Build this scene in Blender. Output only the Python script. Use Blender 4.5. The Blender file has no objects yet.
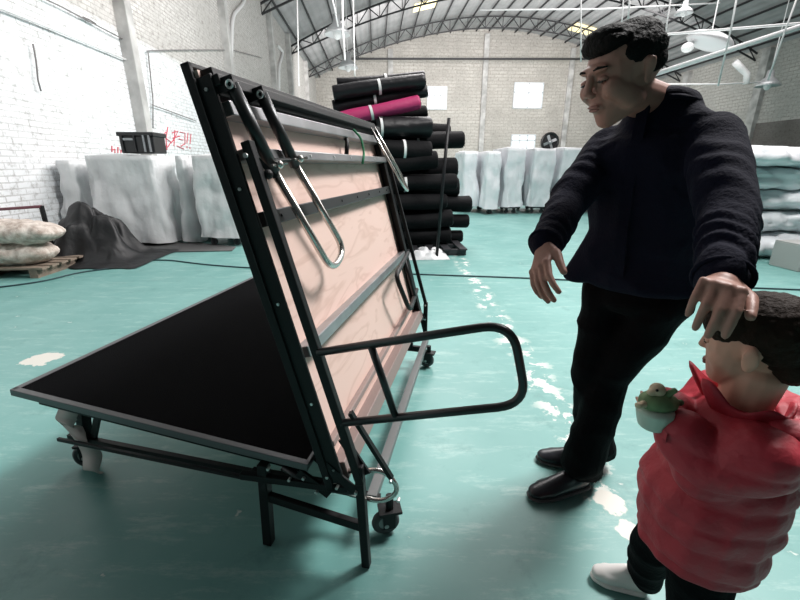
import bpy, bmesh, math, random
from mathutils import Vector, Matrix, noise
C = bpy.context.scene
COL = C.collection
rnd = random.Random(5)
V = Vector
# ------------------------------------------------------------ camera, world, lights
PITCH = math.radians(18.225); EYE = 1.25; FPX = 410.0
cam = bpy.data.cameras.new('camera'); camo = bpy.data.objects.new('camera', cam); COL.objects.link(camo)
camo.location = (0, 0, EYE); camo.rotation_euler = (math.pi/2 - PITCH, 0, 0)
cam.sensor_width = 36; cam.lens = FPX/800*36; cam.clip_start = .02; cam.clip_end = 200
C.camera = camo
C.view_settings.view_transform = 'Standard'; C.view_settings.look = 'None'
C.view_settings.gamma = 1; C.view_settings.use_curve_mapping = False
C.view_settings.exposure = 0.0
w = bpy.data.worlds.new('world'); C.world = w; w.use_nodes = True
w.node_tree.nodes['Background'].inputs[0].default_value = (.86, .94, 1, 1)
w.node_tree.nodes['Background'].inputs[1].default_value = .035
ROOM = math.radians(-3.32)
RD = V((math.sin(ROOM), math.cos(ROOM), 0)); RX = V((math.cos(ROOM), -math.sin(ROOM), 0))
def RM(lat, dep, z=0.): return RX*lat + RD*dep + V((0, 0, z))
def area(name, loc, target, sx, sy, power, col=(1, 1, 1)):
    l = bpy.data.lights.new(name, 'AREA'); l.shape = 'RECTANGLE'; l.size = sx; l.size_y = sy; l.energy = power; l.color = col
    o = bpy.data.objects.new(name, l); COL.objects.link(o); o.location = loc
    o.rotation_euler = (V(target)-V(loc)).to_track_quat('-Z', 'Y').to_euler()
    return o
area('roof_daylight_key', (3.6, 3.1, 6.6), (-0.3, 1.5, .3), 1.6, 1.6, 640, (1, .98, .96))
area('roof_daylight_near', (4.5, 6.5, 8.2), (1, 5.5, 0), 5, 4, 320, (1, .965, .955))
area('roof_daylight_middle', (9, 15, 9), (8, 16, 0), 13, 12, 1500, (1, .96, .95))
area('roof_daylight_far', (6, 29, 8), (6, 40, 4), 22, 6, 2300, (1, .955, .935))
area('left_wall_fill', (.5, 9.5, 6), (-5, 9, 2), 4, 4, 480, (1, .955, .94))  # added fill lamp inside the hall, brightens the left wall; no real opening
area('roof_uplight_fill', (5, 22, 3.5), (5, 22, 12), 18, 22, 1250, (1, .94, .935))  # added upward fill lamp, stands in for neutral floor bounce on the roof

# ------------------------------------------------------------ materials
def mat(name, col, rough=.6, metal=0., spec=.5, bump=0., bscale=30, var=0., vscale=5, col2=None, coat=0., emit=None, estr=0):
    m = bpy.data.materials.new(name); m.use_nodes = True
    nt = m.node_tree; b = nt.nodes['Principled BSDF']
    b.inputs['Base Color'].default_value = (*col, 1); b.inputs['Roughness'].default_value = rough
    b.inputs['Metallic'].default_value = metal; b.inputs['Specular IOR Level'].default_value = spec
    b.inputs['Coat Weight'].default_value = coat
    tc = nt.nodes.new('ShaderNodeTexCoord')
    if var or col2:
        n = nt.nodes.new('ShaderNodeTexNoise'); n.inputs['Scale'].default_value = vscale; n.inputs['Detail'].default_value = 5
        nt.links.new(tc.outputs['Object'], n.inputs['Vector'])
        r = nt.nodes.new('ShaderNodeValToRGB'); r.color_ramp.elements[0].position = .35; r.color_ramp.elements[1].position = .68
        c2 = col2 or tuple(min(1, c*(1+var)) for c in col); c1 = col if col2 else tuple(c*(1-var) for c in col)
        r.color_ramp.elements[0].color = (*c1, 1); r.color_ramp.elements[1].color = (*c2, 1)
        nt.links.new(n.outputs['Fac'], r.inputs['Fac']); nt.links.new(r.outputs['Color'], b.inputs['Base Color'])
    if bump:
        n = nt.nodes.new('ShaderNodeTexNoise'); n.inputs['Scale'].default_value = bscale; n.inputs['Detail'].default_value = 6
        nt.links.new(tc.outputs['Object'], n.inputs['Vector'])
        bp = nt.nodes.new('ShaderNodeBump'); bp.inputs['Strength'].default_value = bump; bp.inputs['Distance'].default_value = .02
        nt.links.new(n.outputs['Fac'], bp.inputs['Height']); nt.links.new(bp.outputs['Normal'], b.inputs['Normal'])
    if emit:
        b.inputs['Emission Color'].default_value = (*emit, 1); b.inputs['Emission Strength'].default_value = estr
    return m
M = {}
M['black_steel'] = mat('black_steel', (.011, .0115, .0125), .5, .15, .3, .05, 200)
M['dark_tube'] = mat('dark_tube', (.04, .042, .044), .33, .5, .5)
M['grey_steel'] = mat('grey_steel', (.33, .33, .34), .35, .7, .5, var=.15, vscale=8)
M['chrome'] = mat('chrome', (.62, .6, .57), .2, .9)
M['edge_trim'] = mat('edge_trim', (.13, .13, .135), .4, .5)
M['carpet'] = mat('carpet', (.0035, .0036, .0042), .95, 0, .05, .5, 400)
M['bolt'] = mat('bolt', (.7, .7, .7), .3, .7)
M['rubber'] = mat('rubber', (.08, .083, .087), .6)
M['wheel_hub'] = mat('wheel_hub', (.35, .36, .36), .4, .5)
M['roll'] = mat('roll', (.0045, .0045, .0055), .75, 0, .15, .3, 30)
M['roll2'] = mat('roll_plastic', (.009, .009, .011), .45, 0, .3, .4, 12)
M['pink'] = mat('pink_fabric', (.42, .03, .13), .6, 0, .4, .2, 25)
M['strap_white'] = mat('white_strap', (.75, .75, .75), .6)
M['cover'] = mat('silver_cover', (.70, .71, .72), .38, 0, .5, .5, 14, var=.08, vscale=3)
M['cover2'] = mat('white_plastic', (.78, .80, .83), .35, 0, .5, .5, 14, var=.06, vscale=3)
M['cart'] = mat('cart_steel', (.04, .04, .045), .5, .3)
M['tarp'] = mat('black_tarp', (.012, .0125, .014), .5, 0, .4, .3, 14)
M['brownrail'] = mat('brown_rail', (.27, .2, .185), .5)
M['beam'] = mat('beam_grey', (.16, .165, .165), .45, .3)
M['sack'] = mat('woven_sack', (.42, .34, .29), .7, 0, .3, .5, 40, col2=(.75, .68, .62), vscale=14)
M['pallet'] = mat('pallet_wood', (.24, .19, .15), .75, 0, .3, .2, 30, var=.2, vscale=9)
M['truss'] = mat('truss_steel', (.035, .035, .038), .6)
M['roofmetal'] = mat('roof_sheet', (.40, .39, .40), .6, 0, .3, var=.12, vscale=1)
M['conduit'] = mat('white_conduit', (.8, .8, .8), .5)
M['concrete'] = mat('concrete_pillar', (.52, .51, .5), .85, 0, .2, .3, 12, var=.25, vscale=2)
M['navy'] = mat('navy_wool', (.006, .0066, .0165), .9, 0, .12, .25, 120)
M['trouser'] = mat('black_trouser', (.003, .003, .004), .9, 0, .1, .2, 90)
M['skin'] = mat('skin', (.36, .19, .15), .5, 0, .4, .06, 60, var=.08, vscale=12)
M['skin2'] = mat('child_skin', (.60, .33, .25), .5, 0, .4, 0, var=.06, vscale=14)
M['lips'] = mat('lips', (.27, .12, .10), .5)
M['hair'] = mat('black_hair', (.004, .0037, .0037), .7, 0, .15, .4, 160)
M['hair2'] = mat('child_hair', (.020, .011, .007), .7, 0, .15, .35, 160)
M['eyewhite'] = mat('eye_white', (.55, .5, .47), .3)
M['eyedark'] = mat('eye_dark', (.012, .008, .006), .25)
M['shoe'] = mat('black_leather', (.016, .017, .022), .3, 0, .5)
M['shoe_w'] = mat('white_leather', (.78, .76, .74), .5)
M['puffer'] = mat('red_puffer', (.44, .033, .052), .55, 0, .45, .25, 40, var=.08, vscale=10)
M['toy_g'] = mat('toy_green', (.16, .24, .12), .6, 0, .3, 0, var=.3, vscale=30)
M['toy_b'] = mat('toy_beige', (.6, .48, .33), .6)
M['toy_c'] = mat('toy_pale', (.5, .6, .52), .4)
M['green_strap'] = mat('green_strap', (.03, .25, .11), .6)
M['box'] = mat('black_box', (.012, .012, .014), .35)
M['boxlight'] = mat('box_latch', (.35, .36, .38), .4, .5)
M['redpaint'] = mat('red_paint', (.65, .1, .14), .8)
M['cablem'] = mat('cable', (.02, .05, .06), .6)
M['cablegrey'] = mat('wall_cable', (.2, .19, .19), .7)
M['card'] = mat('cardboard', (.55, .47, .45), .7, 0, .3, .2, 10)
M['greybox'] = mat('grey_box', (.42, .42, .41), .7)
M['maroon'] = mat('maroon_bar', (.16, .05, .07), .5)
M['lamp'] = mat('lamp_shade', (.55, .56, .57), .35, .5)
M['sky_panel'] = mat('skylight_panel', (.9, .8, .5), .5, emit=(1, .86, .5), estr=1.0)
M['winpane'] = mat('window_light', (.9, .95, 1), .4, emit=(.93, .97, 1), estr=.9)

def plywood():
    m = bpy.data.materials.new('plywood'); m.use_nodes = True; nt = m.node_tree; b = nt.nodes['Principled BSDF']
    tc = nt.nodes.new('ShaderNodeTexCoord'); mp = nt.nodes.new('ShaderNodeMapping')
    mp.inputs['Rotation'].default_value = (0, math.radians(14), math.radians(12)); mp.inputs['Scale'].default_value = (5, .6, 5)
    nt.links.new(tc.outputs['Object'], mp.inputs['Vector'])
    n = nt.nodes.new('ShaderNodeTexNoise'); n.inputs['Scale'].default_value = 1.7; n.inputs['Detail'].default_value = 3; n.inputs['Distortion'].default_value = .6
    nt.links.new(mp.outputs[0], n.inputs['Vector'])
    mu = nt.nodes.new('ShaderNodeMath'); mu.operation = 'MULTIPLY'; mu.inputs[1].default_value = 10
    fr = nt.nodes.new('ShaderNodeMath'); fr.operation = 'PINGPONG'; fr.inputs[1].default_value = 1
    nt.links.new(n.outputs['Fac'], mu.inputs[0]); nt.links.new(mu.outputs[0], fr.inputs[0])
    r = nt.nodes.new('ShaderNodeValToRGB'); r.color_ramp.elements[0].color = (.64, .445, .38, 1); r.color_ramp.elements[1].color = (.73, .53, .465, 1)
    r.color_ramp.elements[1].position = .4
    nt.links.new(fr.outputs[0], r.inputs['Fac']); nt.links.new(r.outputs['Color'], b.inputs['Base Color'])
    b.inputs['Roughness'].default_value = .55
    return m
M['plywood'] = plywood()

def brickwall(name, white_below, base, upper, scale, mortar, low=(.86, .88, .9)):
    # painted brick; painted white up to a height, bare grey render above
    m = bpy.data.materials.new(name); m.use_nodes = True; nt = m.node_tree; b = nt.nodes['Principled BSDF']; L = nt.links
    uv = nt.nodes.new('ShaderNodeUVMap')
    br = nt.nodes.new('ShaderNodeTexBrick'); br.inputs['Scale'].default_value = scale
    br.inputs['Brick Width'].default_value = .25; br.inputs['Row Height'].default_value = .085; br.inputs['Mortar Size'].default_value = .009
    br.inputs['Color1'].default_value = (1, 1, 1, 1); br.inputs['Color2'].default_value = (.9, .9, .9, 1); br.inputs['Mortar'].default_value = (*mortar, 1)
    n0 = nt.nodes.new('ShaderNodeTexNoise'); n0.inputs['Scale'].default_value = 2.2; n0.inputs['Detail'].default_value = 6; n0.inputs['Roughness'].default_value = .7
    L.new(uv.outputs[0], n0.inputs['Vector'])
    mx = nt.nodes.new('ShaderNodeMix'); mx.data_type = 'RGBA'; mx.blend_type = 'LINEAR_LIGHT'; mx.inputs[0].default_value = .02
    L.new(uv.outputs[0], mx.inputs[6]); L.new(n0.outputs['Color'], mx.inputs[7]); L.new(mx.outputs[2], br.inputs['Vector'])
    sep = nt.nodes.new('ShaderNodeSeparateXYZ'); L.new(uv.outputs[0], sep.inputs[0])
    n1 = nt.nodes.new('ShaderNodeTexNoise'); n1.inputs['Scale'].default_value = .5; n1.inputs['Detail'].default_value = 8; n1.inputs['Roughness'].default_value = .65
    L.new(uv.outputs[0], n1.inputs['Vector'])
    mr = nt.nodes.new('ShaderNodeMapRange'); mr.inputs[1].default_value = white_below-.08; mr.inputs[2].default_value = white_below+.08
    L.new(sep.outputs[1], mr.inputs[0])
    cm = nt.nodes.new('ShaderNodeMix'); cm.data_type = 'RGBA'; cm.inputs[6].default_value = (*low, 1)
    up = nt.nodes.new('ShaderNodeValToRGB'); up.color_ramp.elements[0].position = .3; up.color_ramp.elements[1].position = .7
    up.color_ramp.elements[0].color = (*base, 1); up.color_ramp.elements[1].color = (*upper, 1)
    L.new(n1.outputs['Fac'], up.inputs['Fac']); L.new(up.outputs['Color'], cm.inputs[7]); L.new(mr.outputs[0], cm.inputs[0])
    n2 = nt.nodes.new('ShaderNodeTexNoise'); n2.inputs['Scale'].default_value = 7; n2.inputs['Detail'].default_value = 7; n2.inputs['Roughness'].default_value = .75
    L.new(uv.outputs[0], n2.inputs['Vector'])
    dr = nt.nodes.new('ShaderNodeValToRGB'); dr.color_ramp.elements[0].position = .3; dr.color_ramp.elements[1].position = .5
    dr.color_ramp.elements[0].color = (.5, .48, .46, 1); dr.color_ramp.elements[1].color = (1, 1, 1, 1)
    L.new(n2.outputs['Fac'], dr.inputs['Fac'])
    m1 = nt.nodes.new('ShaderNodeMix'); m1.data_type = 'RGBA'; m1.blend_type = 'MULTIPLY'; m1.inputs[0].default_value = 1
    L.new(cm.outputs[2], m1.inputs[6]); L.new(dr.outputs['Color'], m1.inputs[7])
    # mortar lines show only where the paint is thin
    tr = nt.nodes.new('ShaderNodeMapRange'); tr.inputs[1].default_value = .38; tr.inputs[2].default_value = .6; tr.inputs[4].default_value = .95; tr.inputs[3].default_value = .15
    L.new(n1.outputs['Fac'], tr.inputs[0])
    m2 = nt.nodes.new('ShaderNodeMix'); m2.data_type = 'RGBA'; m2.blend_type = 'MULTIPLY'
    L.new(tr.outputs[0], m2.inputs[0]); L.new(m1.outputs[2], m2.inputs[6]); L.new(br.outputs['Color'], m2.inputs[7])
    L.new(m2.outputs[2], b.inputs['Base Color']); b.inputs['Roughness'].default_value = .85
    bp = nt.nodes.new('ShaderNodeBump'); bp.inputs['Strength'].default_value = .5; bp.inputs['Distance'].default_value = .02
    L.new(br.outputs['Fac'], bp.inputs['Height']); bp.invert = True; L.new(bp.outputs[0], b.inputs['Normal'])
    return m
M['wall_left'] = brickwall('brick_left', 3.75, (.50, .48, .46), (.70, .68, .66), 1.0, (.6, .58, .57))
M['wall_back'] = brickwall('brick_back', .3, (.42, .395, .365), (.66, .63, .59), .33, (.72, .70, .68))
M['wall_right'] = brickwall('brick_right', .3, (.46, .45, .43), (.68, .66, .63), .4, (.6, .58, .56))
M['darkbrick'] = brickwall('brick_dark', .1, (.16, .14, .13), (.27, .25, .24), .7, (1, 1, 1))

def floormat():
    m = bpy.data.materials.new('painted_floor'); m.use_nodes = True; nt = m.node_tree; b = nt.nodes['Principled BSDF']; L = nt.links
    tc = nt.nodes.new('ShaderNodeTexCoord')
    def noise_(scale, detail=6, rough=.6, vec=None, dist=0):
        n = nt.nodes.new('ShaderNodeTexNoise'); n.inputs['Scale'].default_value = scale; n.inputs['Detail'].default_value = detail
        n.inputs['Roughness'].default_value = rough; n.inputs['Distortion'].default_value = dist
        L.new(vec or tc.outputs['Object'], n.inputs['Vector']); return n.outputs['Fac']
    def ramp(f, p0, p1, c0=(0, 0, 0), c1=(1, 1, 1)):
        r = nt.nodes.new('ShaderNodeValToRGB'); r.color_ramp.elements[0].position = p0; r.color_ramp.elements[1].position = p1
        r.color_ramp.elements[0].color = (*c0, 1); r.color_ramp.elements[1].color = (*c1, 1); L.new(f, r.inputs['Fac']); return r.outputs['Color']
    def mix(f, a, c, bt='MIX'):
        x = nt.nodes.new('ShaderNodeMix'); x.data_type = 'RGBA'; x.blend_type = bt
        if isinstance(f, float): x.inputs[0].default_value = f
        else: L.new(f, x.inputs[0])
        for i, v in ((6, a), (7, c)):
            if isinstance(v, tuple): x.inputs[i].default_value = (*v, 1)
            else: L.new(v, x.inputs[i])
        return x.outputs[2]
    def math_(op, a, c):
        x = nt.nodes.new('ShaderNodeMath'); x.operation = op
        for i, v in enumerate((a, c)):
            if isinstance(v, float): x.inputs[i].default_value = v
            else: L.new(v, x.inputs[i])
        return x.outputs[0]
    base = ramp(noise_(.9, 5), .3, .7, (.115, .30, .28), (.20, .41, .385))
    mp = nt.nodes.new('ShaderNodeMapping'); mp.inputs['Scale'].default_value = (1, 4.5, 1); mp.inputs['Rotation'].default_value = (0, 0, .1)
    L.new(tc.outputs['Object'], mp.inputs['Vector'])
    streak = ramp(noise_(2.6, 12, .8, mp.outputs[0]), .52, .70)
    col = mix(math_('MULTIPLY', streak, .5), base, (.52, .68, .64))
    grime = ramp(noise_(3.5, 9, .75), .55, .72)
    col = mix(math_('MULTIPLY', grime, .55), col, (.05, .18, .165))
    fleck = ramp(noise_(7, 4, .6), .70, .725)
    col = mix(math_('MULTIPLY', fleck, .8), col, (.62, .68, .64))
    # a row of worn patches along a line on the floor, from the rolls past the man
    sep = nt.nodes.new('ShaderNodeSeparateXYZ'); L.new(tc.outputs['Object'], sep.inputs[0])
    # line x = x0 + k*y
    wob = noise_(1.3, 3)
    lx = math_('SUBTRACT', sep.outputs[0], math_('ADD', .84, math_('MULTIPLY', math_('SUBTRACT', wob, .5), .28)))
    d = math_('ABSOLUTE', lx, 0.0)
    near = ramp(d, .03, .12, (1, 1, 1), (0, 0, 0))
    ymask = ramp(math_('DIVIDE', sep.outputs[1], 10.), .12, .135)
    yfar = ramp(math_('DIVIDE', sep.outputs[1], 10.), .55, .64, (1, 1, 1), (0, 0, 0))
    chips = ramp(noise_(6.5, 6, .7), .52, .55)
    wm = math_('MULTIPLY', math_('MULTIPLY', near, chips), math_('MULTIPLY', ymask, yfar))
    col = mix(wm, col, (.74, .74, .69))
    # single worn spots
    for (x, y, r) in ((-2.42, 2.52, .13), (.82, 1.27, .065), (.835, 1.13, .06)):
        v = nt.nodes.new('ShaderNodeVectorMath'); v.operation = 'DISTANCE'; L.new(tc.outputs['Object'], v.inputs[0]); v.inputs[1].default_value = (x, y, 0)
        dd = math_('ADD', v.outputs['Value'], math_('MULTIPLY', math_('SUBTRACT', noise_(9, 5, .6), .5), r*1.9))
        col = mix(ramp(dd, r*.8, r*.85, (1, 1, 1), (0, 0, 0)), col, (.68, .66, .6))
    L.new(col, b.inputs['Base Color'])
    rr = nt.nodes.new('ShaderNodeMapRange'); L.new(noise_(3, 6), rr.inputs[0]); rr.inputs[3].default_value = .28; rr.inputs[4].default_value = .55
    L.new(rr.outputs[0], b.inputs['Roughness'])
    bp = nt.nodes.new('ShaderNodeBump'); bp.inputs['Strength'].default_value = .12; bp.inputs['Distance'].default_value = .01
    L.new(noise_(6, 6), bp.inputs['Height']); L.new(bp.outputs[0], b.inputs['Normal'])
    return m
M['floor'] = floormat()

# ------------------------------------------------------------ mesh helpers
def link(o, label=None, cat=None, group=None, kind=None):
    if label: o['label'] = label
    if cat: o['category'] = cat
    if group: o['group'] = group
    if kind: o['kind'] = kind
    return o
def thing(name, loc, label, cat, group=None, rz=0.):
    o = bpy.data.objects.new(name, None); COL.objects.link(o); o.location = loc; o.rotation_euler = (0, 0, rz)
    o.empty_display_size = .1
    return link(o, label, cat, group)
def wloc(o):
    p = V((0, 0, 0))
    while o: p += o.location; o = o.parent
    return p
def obj(name, bm, m, parent=None, smooth=False, bevel=0., local=False, label=None):
    me = bpy.data.meshes.new(name)
    if parent and not local: bmesh.ops.translate(bm, verts=bm.verts, vec=-wloc(parent))
    bmesh.ops.recalc_face_normals(bm, faces=bm.faces)
    bm.to_mesh(me); bm.free()
    for mm in (m if isinstance(m, (list, tuple)) else [m]): me.materials.append(mm)
    o = bpy.data.objects.new(name, me); COL.objects.link(o)
    if parent: o.parent = parent
    if smooth:
        for p in me.polygons: p.use_smooth = True
    if bevel:
        md = o.modifiers.new('bevel', 'BEVEL'); md.width = bevel; md.segments = 2; md.limit_method = 'ANGLE'
    if label: o['label'] = label
    return o
def recenter(o):
    # put a one-mesh thing's origin at its base
    me = o.data; n = len(me.vertices)
    xs = [v.co.copy() for v in me.vertices]
    c = V((sum(v.x for v in xs)/n, sum(v.y for v in xs)/n, min(v.z for v in xs)))
    me.transform(Matrix.Translation(-c)); o.location = o.location + c
    return o
def B(): return bmesh.new()
def box(bm, c, ax, ay, az):
    # centre and three half-axis vectors
    c = V(c); vs = []
    for sx in (-1, 1):
        for sy in (-1, 1):
            for sz in (-1, 1): vs.append(bm.verts.new(c+ax*sx+ay*sy+az*sz))
    for f in ((0, 1, 3, 2), (4, 6, 7, 5), (0, 4, 5, 1), (2, 3, 7, 6), (0, 2, 6, 4), (1, 5, 7, 3)): bm.faces.new([vs[i] for i in f])
def abox(bm, lo, hi):
    lo, hi = V(lo), V(hi); h = (hi-lo)/2
    box(bm, (lo+hi)/2, V((h.x, 0, 0)), V((0, h.y, 0)), V((0, 0, h.z)))
def bar(bm, a, b, wd, ht, up=V((0, 0, 1))):
    a, b = V(a), V(b); d = (b-a); L = d.length; d.normalize(); s = d.cross(up).normalized(); u = s.cross(d).normalized()
    box(bm, (a+b)/2, d*L/2, s*wd/2, u*ht/2)
def fillet(pts, r, n=7):
    out = [V(pts[0])]
    for i in range(1, len(pts)-1):
        p0, p1, p2 = V(pts[i-1]), V(pts[i]), V(pts[i+1]); a = (p0-p1); b = (p2-p1)
        rr = min(r, a.length*.49, b.length*.49); A = p1+a.normalized()*rr; Bp = p1+b.normalized()*rr
        for k in range(n+1):
            t = k/n; out.append(A*(1-t)**2+p1*2*t*(1-t)+Bp*t*t)
    out.append(V(pts[-1])); return out
def tube(bm, pts, r, seg=10, closed=False):
    pts = [V(p) for p in pts]; n = len(pts); rings = []
    rs = r if isinstance(r, (list, tuple)) else [r]*n
    ref = None
    for i, p in enumerate(pts):
        if closed: d = (pts[(i+1) % n]-pts[i-1])
        else: d = pts[min(i+1, n-1)]-pts[max(i-1, 0)]
        d.normalize()
        if ref is None: ref = d.orthogonal().normalized()
        ref = (ref-d*ref.dot(d))
        if ref.length < 1e-6: ref = d.orthogonal()
        ref.normalize(); s = d.cross(ref)
        rings.append([bm.verts.new(p+(ref*math.cos(2*math.pi*k/seg)+s*math.sin(2*math.pi*k/seg))*rs[i]) for k in range(seg)])
    for i in range(n if closed else n-1):
        A, Bq = rings[i], rings[(i+1) % n]
        for k in range(seg): bm.faces.new((A[k], A[(k+1) % seg], Bq[(k+1) % seg], Bq[k]))
    if not closed: bm.faces.new(rings[0][::-1]); bm.faces.new(rings[-1])
def cyl(bm, a, b, r, seg=16): tube(bm, [a, b], r, seg)
def ball(bm, c, r, rot=None, u=16, v=10):
    r = r if isinstance(r, (list, tuple)) else (r, r, r)
    mtx = Matrix.Translation(V(c)) @ (rot.to_4x4() if rot else Matrix()) @ Matrix.Diagonal((*r, 1))
    bmesh.ops.create_uvsphere(bm, u_segments=u, v_segments=v, radius=1, matrix=mtx)
def copy_tree(o, parent=None):
    c = o.copy(); COL.objects.link(c); c.parent = parent
    for ch in o.children: copy_tree(ch, c)
    return c
def blob(name, prims, voxel, m, parent=None, smooth_it=4, disp=None, label=None):
    """prims: lists of ellipsoids (centre, radii, rot) whose hull is taken; all hulls melted into one surface"""
    bm = B()
    for pr in prims:
        t = B()
        for e in pr:
            ball(t, e[0], e[1], e[2] if len(e) > 2 else None, 14, 9)
        if len(pr) > 1:
            res = bmesh.ops.convex_hull(t, input=t.verts)
            junk = set(g for g in res['geom_interior'] if isinstance(g, bmesh.types.BMVert)) | set(g for g in res['geom_unused'] if isinstance(g, bmesh.types.BMVert))
            bmesh.ops.delete(t, geom=list(junk), context='VERTS')
        tm = bpy.data.meshes.new('t'); t.to_mesh(tm); t.free(); bm.from_mesh(tm); bpy.data.meshes.remove(tm)
    me = bpy.data.meshes.new(name); bm.to_mesh(me); bm.free()
    o = bpy.data.objects.new(name, me); COL.objects.link(o)
    md = o.modifiers.new('r', 'REMESH'); md.mode = 'VOXEL'; md.voxel_size = voxel; md.adaptivity = 0
    if smooth_it: s = o.modifiers.new('s', 'SMOOTH'); s.iterations = smooth_it; s.factor = .5
    dg = bpy.context.evaluated_depsgraph_get(); dg.update()
    nm = bpy.data.meshes.new_from_object(o.evaluated_get(dg)); nm.name = name
    o.modifiers.clear(); old = o.data; o.data = nm; bpy.data.meshes.remove(old)
    if disp:
        for v in nm.vertices: v.co += disp(v.co.copy(), v.normal.copy())
    nm.materials.clear(); nm.materials.append(m)
    for p in nm.polygons: p.use_smooth = True
    if parent:
        nm.transform(Matrix.Translation(-wloc(parent))); o.parent = parent
    if label: o['label'] = label
    return o
def cap(a, b, ra, rb): return [(V(a), ra), (V(b), rb)]
def chain(pts, rs): return [cap(pts[i], pts[i+1], rs[i], rs[i+1]) for i in range(len(pts)-1)]
# ------------------------------------------------------------ the hall
LW, RWL, BD = -5.0, 25.0, 40.0
def quad(name, pts, uvs, m, kind='structure', thick=None):
    bm = B(); vs = [bm.verts.new(p) for p in pts]; f = bm.faces.new(vs); ul = bm.loops.layers.uv.new('UVMap')
    for l, u in zip(f.loops, uvs): l[ul].uv = u
    me = bpy.data.meshes.new(name); bm.to_mesh(me); bm.free(); me.materials.append(m)
    o = bpy.data.objects.new(name, me); COL.objects.link(o); link(o, kind=kind); return o
quad('floor', [RM(-5.3, -3), RM(26, -3), RM(26, 41), RM(-5.3, 41)], [(0, 0), (31, 0), (31, 44), (0, 44)], M['floor'])
quad('wall_left', [RM(LW, -1, 0), RM(LW, BD, 0), RM(LW, BD, 8.6), RM(LW, -1, 8.6)], [(0, 0), (41, 0), (41, 8.6), (0, 8.6)], M['wall_left'])
def arch(lat): u = (lat-10)/15; return 8.0+3.9*(1-u*u)
# back wall with an arched top
bm = B(); ul = bm.loops.layers.uv.new('UVMap')
N = 30
for i in range(N):
    a = LW+30*i/N; b2 = LW+30*(i+1)/N
    vs = [bm.verts.new(RM(a, BD, 0)), bm.verts.new(RM(b2, BD, 0)), bm.verts.new(RM(b2, BD, arch(b2)+.5)), bm.verts.new(RM(a, BD, arch(a)+.5))]
    f = bm.faces.new(vs)
    for l, u in zip(f.loops, ((a, 0), (b2, 0), (b2, arch(b2)), (a, arch(a)))): l[ul].uv = (u[0]+20, u[1])
link(obj('wall_back', bm, M['wall_back']), kind='structure')
quad('wall_right', [RM(RWL, 2, 0), RM(RWL, BD, 0), RM(RWL, BD, 8.6), RM(RWL, 2, 8.6)], [(0, 0), (38, 0), (38, 8.6), (0, 8.6)], M['wall_right'])
# roof sheet with ribs (real corrugation)
bm = B(); prev = None
n = 300
for i in range(n+1):
    lat = LW-.3+(30.6)*i/n; z = arch(min(max(lat, LW), RWL))+.35+(.03 if (i//2) % 2 else 0)
    cur = (bm.verts.new(RM(lat, 9.5, z)), bm.verts.new(RM(lat, BD+.2, z)))
    if prev: bm.faces.new((prev[0], cur[0], cur[1], prev[1]))
    prev = cur
link(obj('ceiling', bm, M['roofmetal']), kind='structure')
# purlins
proto = None
PL = [LW+.4+i*1.12 for i in range(27)]
for i, lat in enumerate(PL):
    z = arch(lat)+.26
    bm = B(); bar(bm, RM(lat, 12, z), RM(lat, BD, z), .06, .11)
    o = recenter(obj('roof_purlin', bm, M['truss']))
    link(o, 'long dark steel roof purlin running the length of the hall under the corrugated sheet', 'purlin', 'dark roof purlins')
# trusses
wh = {22: 'nearest arched black steel truss, cut off by the top of the photo', 29: 'middle arched black steel truss crossing above the dark rolls', 36: 'farthest arched black steel truss, in front of the back wall'}
for dep in (15.5, 22, 29, 36):
    if dep == 15.5: continue
    t = thing('roof_truss', RM(10, dep, 8), wh[dep], 'truss', 'arched roof trusses')
    up, lo = B(), B(); lac = B(); P1, P2 = [], []
    K = 44
    for i in range(K+1):
        lat = LW+30*i/K; P1.append(RM(lat, dep, arch(lat)+.14)); P2.append(RM(lat, dep, arch(lat)-.62+.35*abs(2*i/K-1)**4))
    for i in range(K):
        bar(up, P1[i], P1[i+1], .085, .085); bar(lo, P2[i], P2[i+1], .08, .08)
        bar(lac, P1[i] if i % 2 else P2[i], P2[i+1] if i % 2 else P1[i+1], .05, .05)
        if i % 2 == 0: bar(lac, P1[i], P2[i], .045, .045, RD)
    obj('top_chord', up, M['truss'], t); obj('bottom_chord', lo, M['truss'], t); obj('lacing', lac, M['truss'], t)
    tie = B(); bar(tie, RM(LW, dep, 8.0), RM(RWL, dep, 8.0), .03, .03)
# pillars
k = 1
def lat_dep(px, py, lat):
    r = V(((px-400)/FPX, math.cos(PITCH)+(300-py)/FPX*math.sin(PITCH), -math.sin(PITCH)+(300-py)/FPX*math.cos(PITCH)))
    return (r*(lat/(r.dot(RX)))).dot(RD)
for dep, wd in ((lat_dep(137, 64, LW+.2), .24), (lat_dep(229, 40, LW+.2), .3), (lat_dep(276, 74, LW+.2), .4), (27.5, .42), (34, .42)):
    bm = B(); c = RM(LW+.11, dep, 4.2); box(bm, c, RX*.12, RD*wd/2, V((0, 0, 4.2)))
    link(obj('trim_%d' % k, bm, M['concrete'], bevel=.015), kind='structure'); k += 1
for dep in (21, 28, 35):
    bm = B(); c = RM(RWL-.15, dep, 4.1); box(bm, c, RX*.16, RD*.3, V((0, 0, 4.1)))
    link(obj('trim_%d' % k, bm, M['concrete'], bevel=.015), kind='structure'); k += 1
for lat in (1.5, 9.8, 17.5):
    bm = B(); c = RM(lat, BD-.1, (arch(lat))/2); box(bm, c, RX*.22, RD*.12, V((0, 0, arch(lat)/2)))
    link(obj('trim_%d' % k, bm, M['concrete'], bevel=.015), kind='structure'); k += 1
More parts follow.
